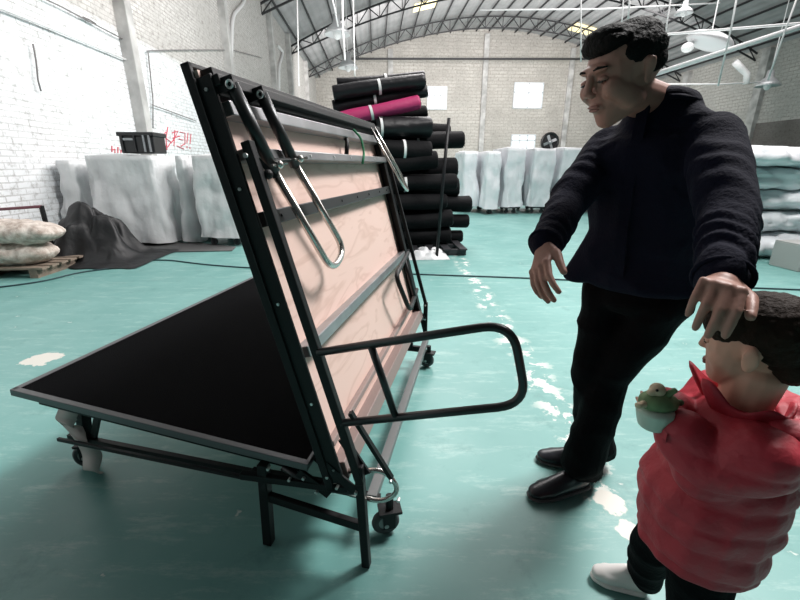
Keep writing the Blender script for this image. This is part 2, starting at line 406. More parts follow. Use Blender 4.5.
# bright windows of the back wall
def at_wall(px, py, dep):
    # point of the back wall seen at that pixel (used once, to measure the windows)
    r = V(((px-400)/FPX, math.cos(PITCH)+(300-py)/FPX*math.sin(PITCH), -math.sin(PITCH)+(300-py)/FPX*math.cos(PITCH)))
    return V((0, 0, EYE))+r*(dep/(r.dot(RD)))
W = [(428, 446, 87, 109, 3), (515, 541, 83, 108, 2), (512, 534, 135, 149, 3), (599, 621, 84, 108, 2)]
for i, (x0, x1, y0, y1, nc) in enumerate(W):
    a = at_wall(x0, y0, BD-.08); b2 = at_wall(x1, y1, BD-.08)
    l0, l1, z1, z0 = a.dot(RX), b2.dot(RX), a.z, b2.z
    wn = bpy.data.objects.new('window_%d' % (i+1), None); COL.objects.link(wn); wn.location = RM((l0+l1)/2, BD-.08, z0); wn['kind'] = 'structure'
    p = B(); box(p, RM((l0+l1)/2, BD-.05, (z0+z1)/2), RX*(l1-l0)/2, RD*.02, V((0, 0, (z1-z0)/2))); obj('pane', p, M['winpane'], wn)
    fr = B()
    for q in range(nc+1): l = l0+(l1-l0)*q/nc; box(fr, RM(l, BD-.1, (z0+z1)/2), RX*.06, RD*.06, V((0, 0, (z1-z0)/2)))
    for z in (z0, z0+(z1-z0)*.62, z1): box(fr, RM((l0+l1)/2, BD-.1, z), RX*((l1-l0)/2+.05), RD*.06, V((0, 0, .06)))
    obj('frame', fr, mat('window_frame%d' % i, (.72, .75, .78), .5), wn)
# round black horn on the back wall
c = at_wall(550, 142, BD-.25)
t = thing('wall_fan', c, 'round black wall fan beside the lower back window', 'fan')
bm = B(); tube(bm, [c+RX*(.75*math.cos(a))+V((0, 0, .75*math.sin(a))) for a in [2*math.pi*i/24 for i in range(24)]], .12, 8, True); obj('rim', bm, M['box'], t)
bm = B(); cyl(bm, c+RD*.05, c+RD*.2, .72, 24); obj('back_grille', bm, M['box'], t)
bm = B(); ball(bm, c-RD*.05, .2)
for i in range(4):
    a = i*math.pi/2+.4; box(bm, c+RX*.4*math.cos(a)+V((0, 0, .4*math.sin(a))), (RX*math.cos(a)+V((0, 0, math.sin(a))))*.28, (RX*-math.sin(a)+V((0, 0, math.cos(a))))*.12+RD*.03, RD*.01)
obj('fan_blades', bm, M['boxlight'], t)
# dark brick infill on the right wall
a = at_wall(757, 124, 1); 
def at_lat(px, py, lat):
    r = V(((px-400)/FPX, math.cos(PITCH)+(300-py)/FPX*math.sin(PITCH), -math.sin(PITCH)+(300-py)/FPX*math.cos(PITCH)))
    return V((0, 0, EYE))+r*(lat/(r.dot(RX)))
a = at_lat(752, 124, RWL-.05)
quad('trim_20', [RM(RWL-.05, 16, a.z-2.4), RM(RWL-.05, a.dot(RD), a.z-2.4), RM(RWL-.05, a.dot(RD), a.z), RM(RWL-.05, 16, a.z)], [(0, 1), (12, 1), (12, 3.4), (0, 3.4)], M['darkbrick'])
# skylight panels under the roof sheet
def at_roof(px, py, z):
    r = V(((px-400)/FPX, math.cos(PITCH)+(300-py)/FPX*math.sin(PITCH), -math.sin(PITCH)+(300-py)/FPX*math.cos(PITCH)))
    return V((0, 0, EYE))+r*((z-EYE)/r.z)
for (x, y, z, w_, d_) in ((425, 6, 11.3, .75, .75), (415, 42, 11.2, .85, .8), (581, 30, 11.6, .9, .8)):
    p = at_roof(x, y, z); lat = p.dot(RX); dep = p.dot(RD); z = arch(lat)+.3
    p = at_roof(x, y, z); lat = p.dot(RX); dep = p.dot(RD); z = arch(lat)+.3
    sl = -7.8*(lat-10)/225
    bm = B(); box(bm, RM(lat, dep, z), (RX+V((0, 0, sl)))*w_, RD*d_, V((0, 0, .02)))
    o = recenter(obj('skylight_panel', bm, M['sky_panel']))
    link(o, {425: 'yellow lit skylight panel nearest the top edge of the photo', 415: 'yellow lit skylight panel just above the dark rolls', 581: 'yellow lit skylight panel beside the man\'s head'}[x], 'skylight', 'yellow skylight panels')
# pipes and cables of the left wall
def wl(px, py, off=.06): return at_lat(px, py, LW+off)
def wallpipe(name, pts, r, m, label, cat, off=.06, fil=.0, conv=None):
    P = [(conv or wl)(*p) if not isinstance(p, Vector) else p for p in pts]
    if fil: P = fillet(P, fil)
    bm = B(); tube(bm, P, r, 8); o = recenter(obj(name, bm, m, smooth=True)); link(o, label, cat); return o
wallpipe('wall_conduit', [(-30, -4), (0, 8), (60, 32), (134, 63)], .018, M['conduit'], 'pale conduit along the left wall, lower of the two before the first pillar', 'conduit')
wallpipe('wall_conduit', [(30, -8), (60, 6), (134, 45)], .012, M['cablegrey'], 'thin grey conduit high on the left wall above the pale one', 'conduit')
wallpipe('wall_cable', [(33, 44), (36, 60), (38, 80), (41, 91)], .012, M['cablegrey'], 'short dark cable hanging on the white left wall', 'cable')
wallpipe('wall_cable', [(83, 17), (90, 20), (96, 24)], .012, M['cablegrey'], 'tiny dark hooked wire high on the left wall', 'cable')
wallpipe('wall_conduit', [(152, 105), (172, 112), (196, 121)], .012, M['cablegrey'], 'thin grey conduit on the left wall right of the first pillar', 'conduit')
wallpipe('wall_cable', [(147, 51), (170, 50), (232, 50), (262, 58)], .012, M['cablegrey'], 'thin cable strung between the first and second left pillars', 'cable')
wallpipe('drain_pipe', [(246, -6), (243, 4), (234, 14), (232, 24), (231, 82), (230, 118)], .06, M['conduit'], 'white plastic downpipe with an elbow high on the left wall', 'pipe', fil=.3)
wallpipe('drain_pipe', [(278, 46), (283, 52), (281, 60), (279, 66), (279, 100)], .07, M['conduit'], 'small pale downpipe near the far end of the left wall', 'pipe', fil=.3)
wallpipe('wall_cable', [(148, 52), (150, 70), (153, 100), (153, 128)], .014, M['cablegrey'], 'dark cable running down beside the first left pillar', 'cable', off=.3)
# red hand-painted marks on the left wall
def strokes(name, sts, r, label):
    bm = B()
    for s in sts: tube(bm, [wl(x, y, .012) for x, y in s], r, 6)
    o = recenter(obj(name, bm, M['redpaint'])); link(o, label, 'graffiti')
strokes('painted_writing', [[(166, 132), (163, 136), (167, 139), (171, 142), (168, 147), (164, 146)], [(168, 127), (166, 138), (167, 150)], [(172, 133), (178, 131), (175, 138), (171, 143)],
    [(175, 130), (174, 146)], [(173, 138), (180, 136)], [(180, 132), (185, 133), (185, 144), (181, 146)], [(179, 139), (183, 140)], [(177, 146), (184, 149)], [(188, 133), (187, 143)], [(187, 146), (187, 148)], [(191, 134), (190, 144)], [(190, 147), (190, 149)]],
    .011, 'red hand-painted writing on the white left wall right of the black box')
strokes('painted_writing', [[(112, 146), (112, 152)], [(112, 150), (115, 149), (115, 153)], [(118, 147), (118, 153)], [(121, 150), (121, 153)]], .01, 'small red painted marks on the white left wall left of the black box')
# hanging lamps and wires under the roof
def W3(px, py, dep):
    r = V(((px-400)/FPX, math.cos(PITCH)+(300-py)/FPX*math.sin(PITCH), -math.sin(PITCH)+(300-py)/FPX*math.cos(PITCH)))
    return V((0, 0, EYE))+r*(dep/(r.dot(RD)))
def pendant(px, py, dep, s, lab, name='pendant_lamp'):
    c = W3(px, py, dep); t = thing(name, c, lab, 'lamp', 'lamps hanging under the roof')
    top = arch(c.dot(RX))+.3
    bm = B(); cyl(bm, c+V((0, 0, s*.5)), V((c.x, c.y, top)), .018, 6); obj('cord', bm, M['conduit'], t)
    bm = B()
    prof = [(.02, .75), (.16, .7), (.2, .35), (.5, .1), (.62, -.12), (.58, -.12), (.1, .1)]
    rings = []
    for (r_, z) in prof: rings.append([bm.verts.new(c+V((r_*s*math.cos(a), r_*s*math.sin(a), z*s))) for a in [2*math.pi*i/18 for i in range(18)]])
    for A, Bq in zip(rings, rings[1:]):
        for i in range(18): bm.faces.new((A[i], A[(i+1) % 18], Bq[(i+1) % 18], Bq[i]))
    obj('lamp_shade', bm, M['lamp'], t, True)
    bm = B(); ball(bm, c-V((0, 0, .05*s)), (.2*s, .2*s, .28*s)); obj('bulb', bm, M['conduit'], t, True)
pendant(337, 32, 17, .75, 'hanging bell lamp nearest the left wall, high above the folded stage')
pendant(348, 66, 24, .85, 'hanging bell lamp just above the top left end of the dark rolls')
pendant(684, 12, 17, .5, 'small hanging lamp above and right of the man\'s head')
pendant(768, 84, 20, .8, 'hanging lamp against the right wall above the dark brick infill')
c = W3(710, 41, 16)
t = thing('pendant_lamp', c, 'large tilted pale hanging lamp between the man\'s head and the right pillar', 'lamp', 'lamps hanging under the roof')
bm = B(); ball(bm, c, (.85, .5, .28), Matrix.Rotation(.25, 3, 'Y')); obj('lamp_shade', bm, M['lamp'], t, True)
bm = B(); ball(bm, c+V((-.75, 0, -.2)), (.2, .2, .16)); obj('bulb', bm, M['conduit'], t, True)
bm = B(); cyl(bm, c, c+V((0, 0, 4)), .02, 6); obj('cord', bm, M['conduit'], t)
def wire(pts, r, lab, name='hanging_wire', cat='wire'):
    P = [W3(*p) for p in pts]; bm = B(); tube(bm, P, r, 6); o = recenter(obj(name, bm, M['conduit'], smooth=True)); link(o, lab, cat)
wire([(297, -10, 14), (298, 40, 14), (299, 86, 14)], .02, 'white wire hanging down near the left wall corner')
wire([(330, -10, 12), (335, 10, 12), (338, 26, 13)], .02, 'white wire slanting down to the nearest bell lamp')
wire([(342, -10, 12), (343, 30, 12), (345, 60, 12)], .025, 'thick white wire hanging just right of the nearest bell lamp')
wire([(353, -10, 12), (354, 40, 12), (355, 76, 12)], .015, 'thin white wire hanging over the left end of the dark rolls')
wire([(581, -10, 9), (581, 40, 9), (581, 62, 9)], .013, 'white wire hanging just left of the man\'s forehead')
wire([(624, -10, 9), (622, 20, 9), (621, 24, 9)], .013, 'short white wire above the man\'s hair, left one of two')
wire([(630, -10, 9), (629, 10, 9), (628, 22, 9)], .018, 'short white wire above the man\'s hair, right one of two')
wire([(672, -10, 9), (666, 30, 9), (659, 62, 9)], .015, 'white wire slanting down just behind the man\'s ear')
wire([(738, -10, 9), (732, 24, 9), (718, 86, 9)], .018, 'long white wire slanting down left of the right pillar')
wire([(800, -10, 9), (786, 28, 9), (768, 80, 9)], .018, 'long white wire slanting down to the lamp on the right wall')
wire([(655, 74, 11), (720, 53, 10), (830, 17, 9)], .055, 'thick white pipe sloping up to the right behind the man\'s head', 'overhead_pipe', 'pipe')
wire([(658, 35, 12), (730, 29, 11.5), (830, 21, 11)], .03, 'thinner white pipe running nearly level above the thick sloping one', 'overhead_pipe', 'pipe')
wire([(660, 84, 20), (720, 84, 20), (765, 82, 20)], .03, 'thin level white pipe in front of the right wall', 'overhead_pipe', 'pipe')
wire([(480, 10, 20), (600, 9, 20), (720, 3, 20)], .03, 'white cable strung level across the roof behind the man\'s hair', 'overhead_cable', 'cable')
wire([(735, 62, 20), (741, 68, 20), (747, 74, 20), (746, 84, 20)], .14, 'short pale elbow pipe on top of the right pillar', 'elbow_pipe', 'pipe')
bm = B(); bar(bm, RM(LW, BD-1, W3(330, 59, BD-1).z), RM(RWL, BD-1, W3(330, 59, BD-1).z+.35), .12, .14); link(recenter(obj('tie_beam', bm, M['truss'])), 'thin dark tie beam crossing level in front of the back wall top', 'beam')

# ------------------------------------------------------------ draped stacks
def drape(c, ax, ay, hw, hd, h, seed, hem=.12, fold=.05, parent=None, name='cover', m=None, flare=.06):
    """cloth thrown over a box: c base centre, ax/ay unit axes, half width and depth, height"""
    bm = B(); n = 170; cr = .09; per = []
    L = [2*hw, 2*hd, 2*hw, 2*hd]; tot = sum(L)
    for i in range(n):
        s = tot*i/n; k_ = 0
        while s > L[k_]: s -= L[k_]; k_ += 1
        if k_ == 0: p = V((-hw+s, -hd)); 
        elif k_ == 1: p = V((hw, -hd+s))
        elif k_ == 2: p = V((hw-s, hd))
        else: p = V((-hw, hd-s))
        q = V((max(-hw+cr, min(hw-cr, p.x)), max(-hd+cr, min(hd-cr, p.y)))); dd = p-q
        nn = dd.normalized() if dd.length > 1e-6 else V((0, 0))
        if dd.length > 1e-6: p = q+nn*cr
        per.append((p, nn, tot*i/n))
    rings = []
    def put(p2, z): return bm.verts.new(V(c)+ax*p2.x+ay*p2.y+V((0, 0, z)))
    for ins in (.0, .35, .7, .93):
        ring = []
        for p, nn, s in per:
            q = p*ins; bumpz = .05*noise.noise(V((q.x*2.2+seed, q.y*2.2, seed)))
            ring.append(put(q, h-.015+bumpz*(1.3-ins) + (.02 if ins < .9 else 0)))
        rings.append(ring)
    rows = 16
    for r_ in range(rows+1):
        t = r_/rows; ring = []
        for p, nn, s in per:
            fo = abs(noise.noise(V((s*3.1+seed*7, t*.6, seed))))*2-.4 + .5*noise.noise(V((s*8+seed*3, t*1.8+s*1.5, seed+9)))
            am = fold*(.15+1.0*t**.7)
            cr_ = abs(noise.noise(V((s*2.3+t*1.7+seed, t*3-s*1.1, seed*3))))+.6*abs(noise.noise(V((s*5-t*4, t*6+s*2, seed))))
            vo = noise.voronoi(V((s*2.1+seed*5, t*2.2+s*.5, seed)))[0][0]+.5*noise.voronoi(V((s*5+seed, t*4.5, seed+3)))[0][0]
            out = am*fo*.6+flare*t-.10*(vo-.55)*min(1, t*3+.15)+.05*(.5-cr_)*min(1, t*4+.2)+.012*noise.noise(V((s*18, t*18, seed)))
            z = h*(1-t)+hem*t-.02*t*noise.noise(V((s*2, 3, seed)))*3
            if r_ == 0: z -= .012
            ring.append(put(p+nn*out, z))
        rings.append(ring)
    for A, Bq in zip(rings, rings[1:]):
        for i in range(n):
            try: bm.faces.new((A[i], A[(i+1) % n], Bq[(i+1) % n], Bq[i]))
            except ValueError: pass
    bmesh.ops.remove_doubles(bm, verts=bm.verts, dist=.0005)
    return obj(name, bm, m or M['cover'], parent, True)
def caster(bm_w, bm_f, c, r, d):
    s = V((-d.y, d.x, 0)); cyl(bm_w, V(c)+s*-.018+V((0, 0, r)), V(c)+s*.018+V((0, 0, r)), r, 16)
    for q in (-1, 1): box(bm_f, V(c)+s*.028*q+V((0, 0, r*1.35)), d*r*.4, s*.004, V((0, 0, r*.8)))
    box(bm_f, V(c)+V((0, 0, r*2.2)), d*r*.6, s*.035, V((0, 0, .008)))
def covered(lat0, lat1, dep, dd, h, seed, label, hem=.12, m=None, group='stacks under pale plastic covers', fold=.05, flare=.06):
    lc = (lat0+lat1)/2; c = RM(lc, dep+dd/2, 0); hw = (lat1-lat0)/2
    t = thing('covered_stack', c, label, 'covered stack', group)
    drape(c, RX, RD, hw-.09, dd/2-.06, h, seed, hem, fold, t, m=m, flare=flare)
    bm = B()
    for sgn in (-1, 1): box(bm, c+RD*(sgn*dd*.34)+V((0, 0, .16)), RX*(hw-.14), RD*.025, V((0, 0, .025)))
    for sgn in (-1, 0, 1): box(bm, c+RX*(sgn*(hw-.18))+V((0, 0, .19)), RX*.02, RD*dd*.38, V((0, 0, .02)))
    obj('cart_frame', bm, M['cart'], t)
    for sx in (-1, 1):
        for sy in (-1, 1):
            wbm, fbm = B(), B(); caster(wbm, fbm, c+RX*sx*(hw-.24)+RD*sy*dd*.34, .055, RX)
            cw = obj('caster_wheel', wbm, M['rubber'], t); obj('wheel_fork', fbm, M['cart'], cw)
covered(-4.97, -4.56, 6.8, .9, 1.33, 3.3, 'pale covered stack squeezed against the left wall, behind the black tarp', .1, M['cover'])
covered(-4.5, -3.3, 6.75, 1.0, 1.40, 1.2, 'wide silver grey covered stack carrying the black box by the left wall', .04, M['cover'], fold=.07)
covered(-3.26, -2.93, 6.95, 1.1, 1.40, 5.1, 'narrow silver grey covered stack, middle one of the left row', .05, M['cover'])
covered(-2.9, -2.05, 6.7, 1.1, 1.40, 8.4, 'silver grey covered stack at the right end of the left row, beside the raised panel', .13, M['cover'])
covered(2.28, 2.85, 11.3, 1.5, 1.6, 2.2, 'white covered stack next to the dark rolls, leftmost of the back row', .16, M['cover2'], fold=.08)
covered(2.78, 3.3, 10.8, 1.6, 1.58, 6.2, 'narrow white covered stack, second from the dark rolls in the back row', .16, M['cover2'], fold=.09)
covered(3.3, 3.98, 10.9, 1.6, 1.68, 9.7, 'white covered stack below the lower back window', .2, M['cover2'], fold=.09)
covered(4.0, 4.75, 10.9, 1.6, 1.66, 11.9, 'white covered stack just left of the man\'s right arm', .2, M['cover2'], fold=.09)
covered(4.75, 5.7, 10.8, 1.6, 1.68, 14.1, 'white covered stack partly hidden behind the man\'s face and chest', .2, M['cover2'], fold=.09)
covered(5.75, 7.4, 10.9, 1.6, 1.66, 17.3, 'wide white covered stack behind the man\'s body', .2, M['cover2'], fold=.09)
covered(7.5, 11.5, 9.8, 1.6, 1.62, 19.3, 'wide white covered stack behind the piled wrapped bundles at the right edge', .2, M['cover2'], fold=.09)
# small low things by the row: a white box under the first cover hem
# piled white bundles at the right edge
def bundle(c, hl, hd, hh, seed, label):
    bm = B(); nu, nv = 40, 28
    rings = []
    for i in range(nu+1):
        x = -1+2*i/nu; ex_ = (1-abs(x)**5)**.4 if abs(x) < 1 else .0
        ring = []
        for j in range(nv):
            a = 2*math.pi*j/nv; cs, sn = math.cos(a), math.sin(a)
            sq = (abs(cs)**3+abs(sn)**3)**(-1/3)
            y = cs*sq*hd*max(ex_, .02); z = sn*sq*hh*max(ex_, .02)
            p = V((x*hl, y, z)); k_ = noise.noise(V((x*hl*1.6+seed, y*3, z*3)))*.22+abs(noise.noise(V((x*hl*3.3+seed+5, y*5+z*5, seed))))*.3-.35*(noise.voronoi(V((x*hl*3.2+seed*3, y*4, z*5+seed)))[0][0]-.4)
            p.y *= 1+k_*1.2; p.z *= 1+k_
            ring.append(bm.verts.new(V(c)+RX*p.x+RD*p.y+V((0, 0, p.z))))
        rings.append(ring)
    for A, Bq in zip(rings, rings[1:]):
        for j in range(nv): bm.faces.new((A[j], A[(j+1) % nv], Bq[(j+1) % nv], Bq[j]))
    bm.faces.new(rings[0]); bm.faces.new(rings[-1])
    o = recenter(obj('wrapped_bundle', bm, M['cover2'], smooth=True)); link(o, label, 'bundle', 'white wrapped bundles piled at the right')
y0 = 5.35
levels = [(.17, .17, 0.0, 'lowest in the pile at the right edge'), (.49, .15, .1, 'second from the floor in the pile at the right edge'), (.79, .15, -.15, 'third from the floor in the pile at the right edge'),
          (1.08, .14, .08, 'just below the topmost at the right edge'), (1.35, .13, -.05, 'topmost of the pile at the right edge')]
for z, hh, dx, lb in levels: bundle(RM(5.6+dx, y0+.45+abs(dx), z), 1.25, .5, hh, z*9, 'white plastic wrapped bundle, '+lb)
c = RM(5.38, 4.8, 0)
t = thing('grey_carton', c, 'plain grey carton standing before the white bundles at the right edge', 'box')
bm = B(); box(bm, c+V((0, 0, .16)), RX*.22, RD*.2, V((0, 0, .16))); obj('carton_body', bm, M['greybox'], t, bevel=.01)
bm = B(); box(bm, c+RX*-.11+V((0, 0, .325)), RX*.108, RD*.2, V((0, 0, .004))); box(bm, c+RX*.11+V((0, 0, .325)), RX*.108, RD*.2, V((0, 0, .004))); obj('lid_flap', bm, M['greybox'], t)

# black tool box on the left cover
c = RM(-3.62, 7.1, 1.42)
t = thing('tool_box', c, 'black ribbed plastic crate standing on the silver covered stack by the left wall', 'box')
bm = B(); box(bm, c+V((0, 0, .13)), RX*.25, RD*.2, V((0, 0, .13))); obj('case_body', bm, M['box'], t, bevel=.02)
bm = B(); box(bm, c+V((0, 0, .275)), RX*.27, RD*.22, V((0, 0, .03))); obj('lid', bm, M['box'], t, bevel=.012)
for dx in (-.2, -.02, .12, .2):
    bm = B(); box(bm, c+RX*dx-RD*.21+V((0, 0, .14)), RX*.012, RD*.015, V((0, 0, .12))); obj('rib', bm, M['boxlight'] if dx > 0 else M['box'], t)
bm = B(); box(bm, c+RX*-.1-RD*.225+V((0, 0, .2)), RX*.07, RD*.012, V((0, 0, .015))); obj('latch', bm, M['boxlight'], t)

# ------------------------------------------------------------ pile of dark rolls
def roll(a, b, r, m, label, seed, band=None, group='black carpet rolls in the leaning pile', flat=1.0, cat='fabric roll'):
    a, b = V(a), V(b); d = (b-a); L = d.length; d.normalize(); s = d.cross(V((0, 0, 1))).normalized(); u = s.cross(d)
    t = thing('fabric_roll', (a+b)/2-V((0, 0, r*flat)), label, cat, group)
    bm = B(); nu, nv = 26, 28; rings = []
    prof = [(0, .02), (0, .55), (.0, .9), (.012, .985), (.03, 1.0)]
    xs = [(p*1.0, q) for p, q in prof]+[(.03+(L-.06)*i/nu, 1.0) for i in range(1, nu)]+[(L-.03, 1.0), (L-.012, .985), (L, .9), (L, .55), (L, .02)]
    for x, q in xs:
        ring = []
        for j in range(nv):
            an = 2*math.pi*j/nv
            k_ = 1+.05*noise.noise(V((x*2+seed, math.cos(an)*1.2, math.sin(an)*1.2)))*2+.025*noise.noise(V((x*7+seed, math.cos(an)*3, math.sin(an)*3)))
            sag = -.012*math.sin(x*3+seed)
            ring.append(bm.verts.new(a+d*x+(s*math.cos(an)+u*math.sin(an)*flat)*r*q*k_+V((0, 0, sag))))
        rings.append(ring)
    for A, Bq in zip(rings, rings[1:]):
        for j in range(nv): bm.faces.new((A[j], A[(j+1) % nv], Bq[(j+1) % nv], Bq[j]))
    bm.faces.new(rings[0]); bm.faces.new(rings[-1]); obj('rolled_fabric', bm, m, t, True)
    # spiral edge on the right end
    bm = B(); pts = []
    for i in range(60):
        an = i*.42; rr = r*.12+r*.8*i/60; pts.append(b+d*.004+s*math.cos(an)*rr+u*math.sin(an)*rr*flat)
    tube(bm, pts, .004, 4); obj('spiral_edge', bm, M['roll2'], t)
    if band:
        for f_ in band:
            bm = B(); pc = a+d*L*f_
            pts = [pc+(s*math.cos(2*math.pi*k_/24)+u*math.sin(2*math.pi*k_/24)*flat)*(r*1.07) for k_ in range(24)]
            ringa = [bm.verts.new(p-d*.018) for p in pts]; ringb = [bm.verts.new(p+d*.018) for p in pts]
            for k_ in range(24): bm.faces.new((ringa[k_], ringa[(k_+1) % 24], ringb[(k_+1) % 24], ringb[k_]))
            obj('white_band', bm, M['strap_white'], t, True)
    return t
# each roll: left end pixel, right end pixel measured at its depth -> real positions
def RP(px, py, dep): return W3(px, py, dep)
rolls = [
 # xl yl xr yr dep  r   mat  label band
 (337, 83, 424, 76, 6.3, .075, 'roll2', 'thin black roll, topmost of the pile', (.55,)),
 (333, 94, 424, 80, 6.15, .11, 'roll2', 'thick black roll directly under the topmost thin one', (.5,)),
 (333, 107, 426, 91, 6.25, .11, 'roll2', 'black roll directly above the pink roll', (.44,)),
 (341, 120, 419, 101, 6.05, .105, 'pink', 'pink fabric roll', (.38,)),
 (352, 124, 426, 112, 6.4, .1, 'roll', 'black roll behind and just below the pink roll', None),
 (378, 128, 430, 126, 6.1, .16, 'roll2', 'thick black roll under the pink one with a pale collar', (.04,)),
 (370, 130, 449, 131, 6.5, .12, 'roll', 'black roll whose end peeks out above the blunt wide one', None),
 (365, 144, 460, 142, 6.35, .14, 'roll', 'black roll whose blunt end juts right above the middle of the pile', (.52,)),
 (362, 150, 428, 149, 6.0, .15, 'roll', 'black roll on the near side below the thick collared one', (.6,)),
 (360, 166, 440, 162, 6.0, .16, 'roll', 'bulging black roll just above the middle of the pile', None),
 (360, 168, 455, 166, 6.4, .15, 'roll', 'black roll behind the bulging one in the middle of the pile', None),
 (362, 186, 452, 183, 6.05, .15, 'roll', 'black roll in the middle of the pile, near side', (.45,)),
 (362, 188, 460, 186, 6.45, .15, 'roll', 'black roll in the middle of the pile, far side', None),
 (362, 205, 447, 202, 6.0, .14, 'roll', 'black roll just below the middle of the pile, near side', None),
 (362, 206, 466, 202, 6.4, .14, 'roll', 'black roll just below the middle of the pile, far side, end sticking out', None),
 (362, 222, 452, 219, 6.05, .14, 'roll', 'black roll low in the pile, near side, above the lowest', None),
 (362, 222, 471, 219, 6.4, .13, 'roll', 'black roll sticking out farthest right near the floor', None),
 (362, 238, 446, 236, 6.1, .13, 'roll', 'lowest black roll of the pile, near side', None),
 (362, 238, 460, 235, 6.45, .13, 'roll', 'lowest black roll of the pile, far side', None)]
for i, (xl, yl, xr, yr, dep, r, mm, lb, bd) in enumerate(rolls):
    if i > 6: r *= 1+.13*math.sin(i*2.7); xr += 4*math.sin(i*1.9); yr += 2*math.sin(i*3.3); yl += 1.5*math.sin(i*5.1)
    roll(RP(xl, yl, dep), RP(xr, yr, dep+.12), r, M[mm], lb+(' of the dark pile' if 'pile' not in lb else ''), i*3.7, bd, flat=.86)
# pole against the pile, pallet below it
bm = B(); tube(bm, [W3(449, 118, 5.7), W3(443, 180, 5.65), V((*W3(437, 243, 5.6).xy, .0))], .022, 8); link(recenter(obj('thin_pole', bm, M['roll2'], smooth=True)), 'thin black pole leaning upright against the pile of dark rolls', 'pole')
c = RM(.55, 6.25, 0)
t = thing('roll_pallet', c, 'low wooden pallet under the pile of dark rolls', 'pallet')
for s_ in (-1, 0, 1):
    bm = B(); box(bm, c+RD*s_*.4+V((0, 0, .045)), RX*.75, RD*.04, V((0, 0, .04))); obj('runner', bm, M['cart'], t)
for i in range(7):
    bm = B(); box(bm, c+RX*(-.7+i*.233)+V((0, 0, .095)), RX*.055, RD*.5, V((0, 0, .009))); obj('slat', bm, M['cart'], t)
c = RM(.72, 5.75, 0)
bm = B(); n_ = 22
for i in range(n_):
    for j in range(n_):
        pass
grid = [[None]*(n_+1) for _ in range(n_+1)]
for i in range(n_+1):
    for j in range(n_+1):
        x, y = -1+2*i/n_, -1+2*j/n_; z = .1*max(0, 1-x*x-y*y)**.6*(1+.9*noise.noise(V((x*3, y*3, 2))))+.004
        grid[i][j] = bm.verts.new(c+RX*x*.3+RD*y*.22+V((0, 0, z)))
for i in range(n_):
    for j in range(n_): bm.faces.new((grid[i][j], grid[i+1][j], grid[i+1][j+1], grid[i][j+1]))
link(recenter(obj('crumpled_sheet', bm, M['cover'], smooth=True)), 'crumpled grey plastic sheet on the floor at the foot of the dark rolls', 'plastic sheet')
# ------------------------------------------------------------ folding stage
SD = V((.209, .978, 0)).normalized(); SX = V((SD.y, -SD.x, 0)); SZ = V((0, 0, 1))
S0 = V((-.225, 1.03, 0)); TH = math.radians(76)
PW = -math.cos(TH)*SX+math.sin(TH)*SZ; PN = math.sin(TH)*SX+math.cos(TH)*SZ
def S(a, b, z): return S0+SX*a+SD*b+SZ*z
PB = S(0, 0, .279)
def P(s, t, n): return PB+PW*s+SD*t+PN*n
SW, SL = 1.235, 1.5
stage = thing('folding_stage', S(-.4, .7, 0), 'black folding stage, one carpeted half low, the other raised to show its plywood underside', 'folding stage')
def pbox(bm, s0, s1, t0, t1, n0, n1): box(bm, P((s0+s1)/2, (t0+t1)/2, (n0+n1)/2), PW*(s1-s0)/2, SD*(t1-t0)/2, PN*(n1-n0)/2)
bs, ct = M['black_steel'], M['carpet']
# raised half
bm = B(); pbox(bm, .02, SW-.02, .01, SL-.02, .012, .03); rp = obj('raised_plywood_panel', bm, M['plywood'], stage)
bm = B(); pbox(bm, .015, SW-.015, .015, SL-.015, 0, .011); obj('carpet', bm, ct, rp)
bm = B()
for (a0, a1, b0, b1) in ((0, SW, 0, .012), (0, SW, SL-.012, SL), (0, .012, 0, SL), (SW-.012, SW, 0, SL)): pbox(bm, a0, a1, b0, b1, -.004, .02)
obj('edge_trim', bm, bs, rp, bevel=.002)
bm = B()
pbox(bm, .03, 1.195, .0, .006, .022, .067); pbox(bm, .03, 1.195, -.004, .006, .064, .068); pbox(bm, .03, 1.195, -.006, .006, .022, .026)
obj('side_rail', bm, bs, rp, bevel=.002)
bm = B(); pbox(bm, .03, 1.19, SL-.03, SL-.024, .02, .075); pbox(bm, .03, 1.19, SL-.075, SL-.024, .069, .075); obj('side_rail', bm, bs, rp)
bm = B(); pbox(bm, 1.165, 1.19, .0, SL-.02, .06, .085); pbox(bm, 1.15, 1.215, .02, SL-.02, .02, .062); obj('end_rail', bm, bs, rp, bevel=.002)
bm = B(); pbox(bm, .03, .09, .02, SL-.02, .03, .075); obj('end_rail', bm, M['brownrail'], rp, bevel=.003, label='brownish hinge side rail')
bm = B()
for s_ in (1.185, .95, .64, .33, .1):
    bm = B(); c0 = P(s_-.02, .0, .044); tube(bm, [c0, c0-SD*.003], .0045, 8)
    obj('bolt', bm, M['bolt'], rp)
for i, (s_, wd, n1, mm) in enumerate(((1.12, .035, .075, 'grey_steel'), (1.01, .028, .085, 'grey_steel'), (.845, .04, .07, 'dark_tube'), (.46, .035, .072, 'grey_steel'), (.15, .02, .055, 'brownrail'))):
    bm = B(); pbox(bm, s_-wd/2, s_+wd/2, .03, SL-.03, .031, n1)
    r_ = obj('cross_rail', bm, M[mm], rp, bevel=.003)
    if i in (2, 1):
        for q in (.12, .4, .62, .82, 1.0, 1.2, 1.35): bm = B(); c0 = P(s_, q, n1); tube(bm, [c0, c0+PN*.003], .005, 8); obj('rivet', bm, M['bolt'] if i == 1 else M['box'], r_)
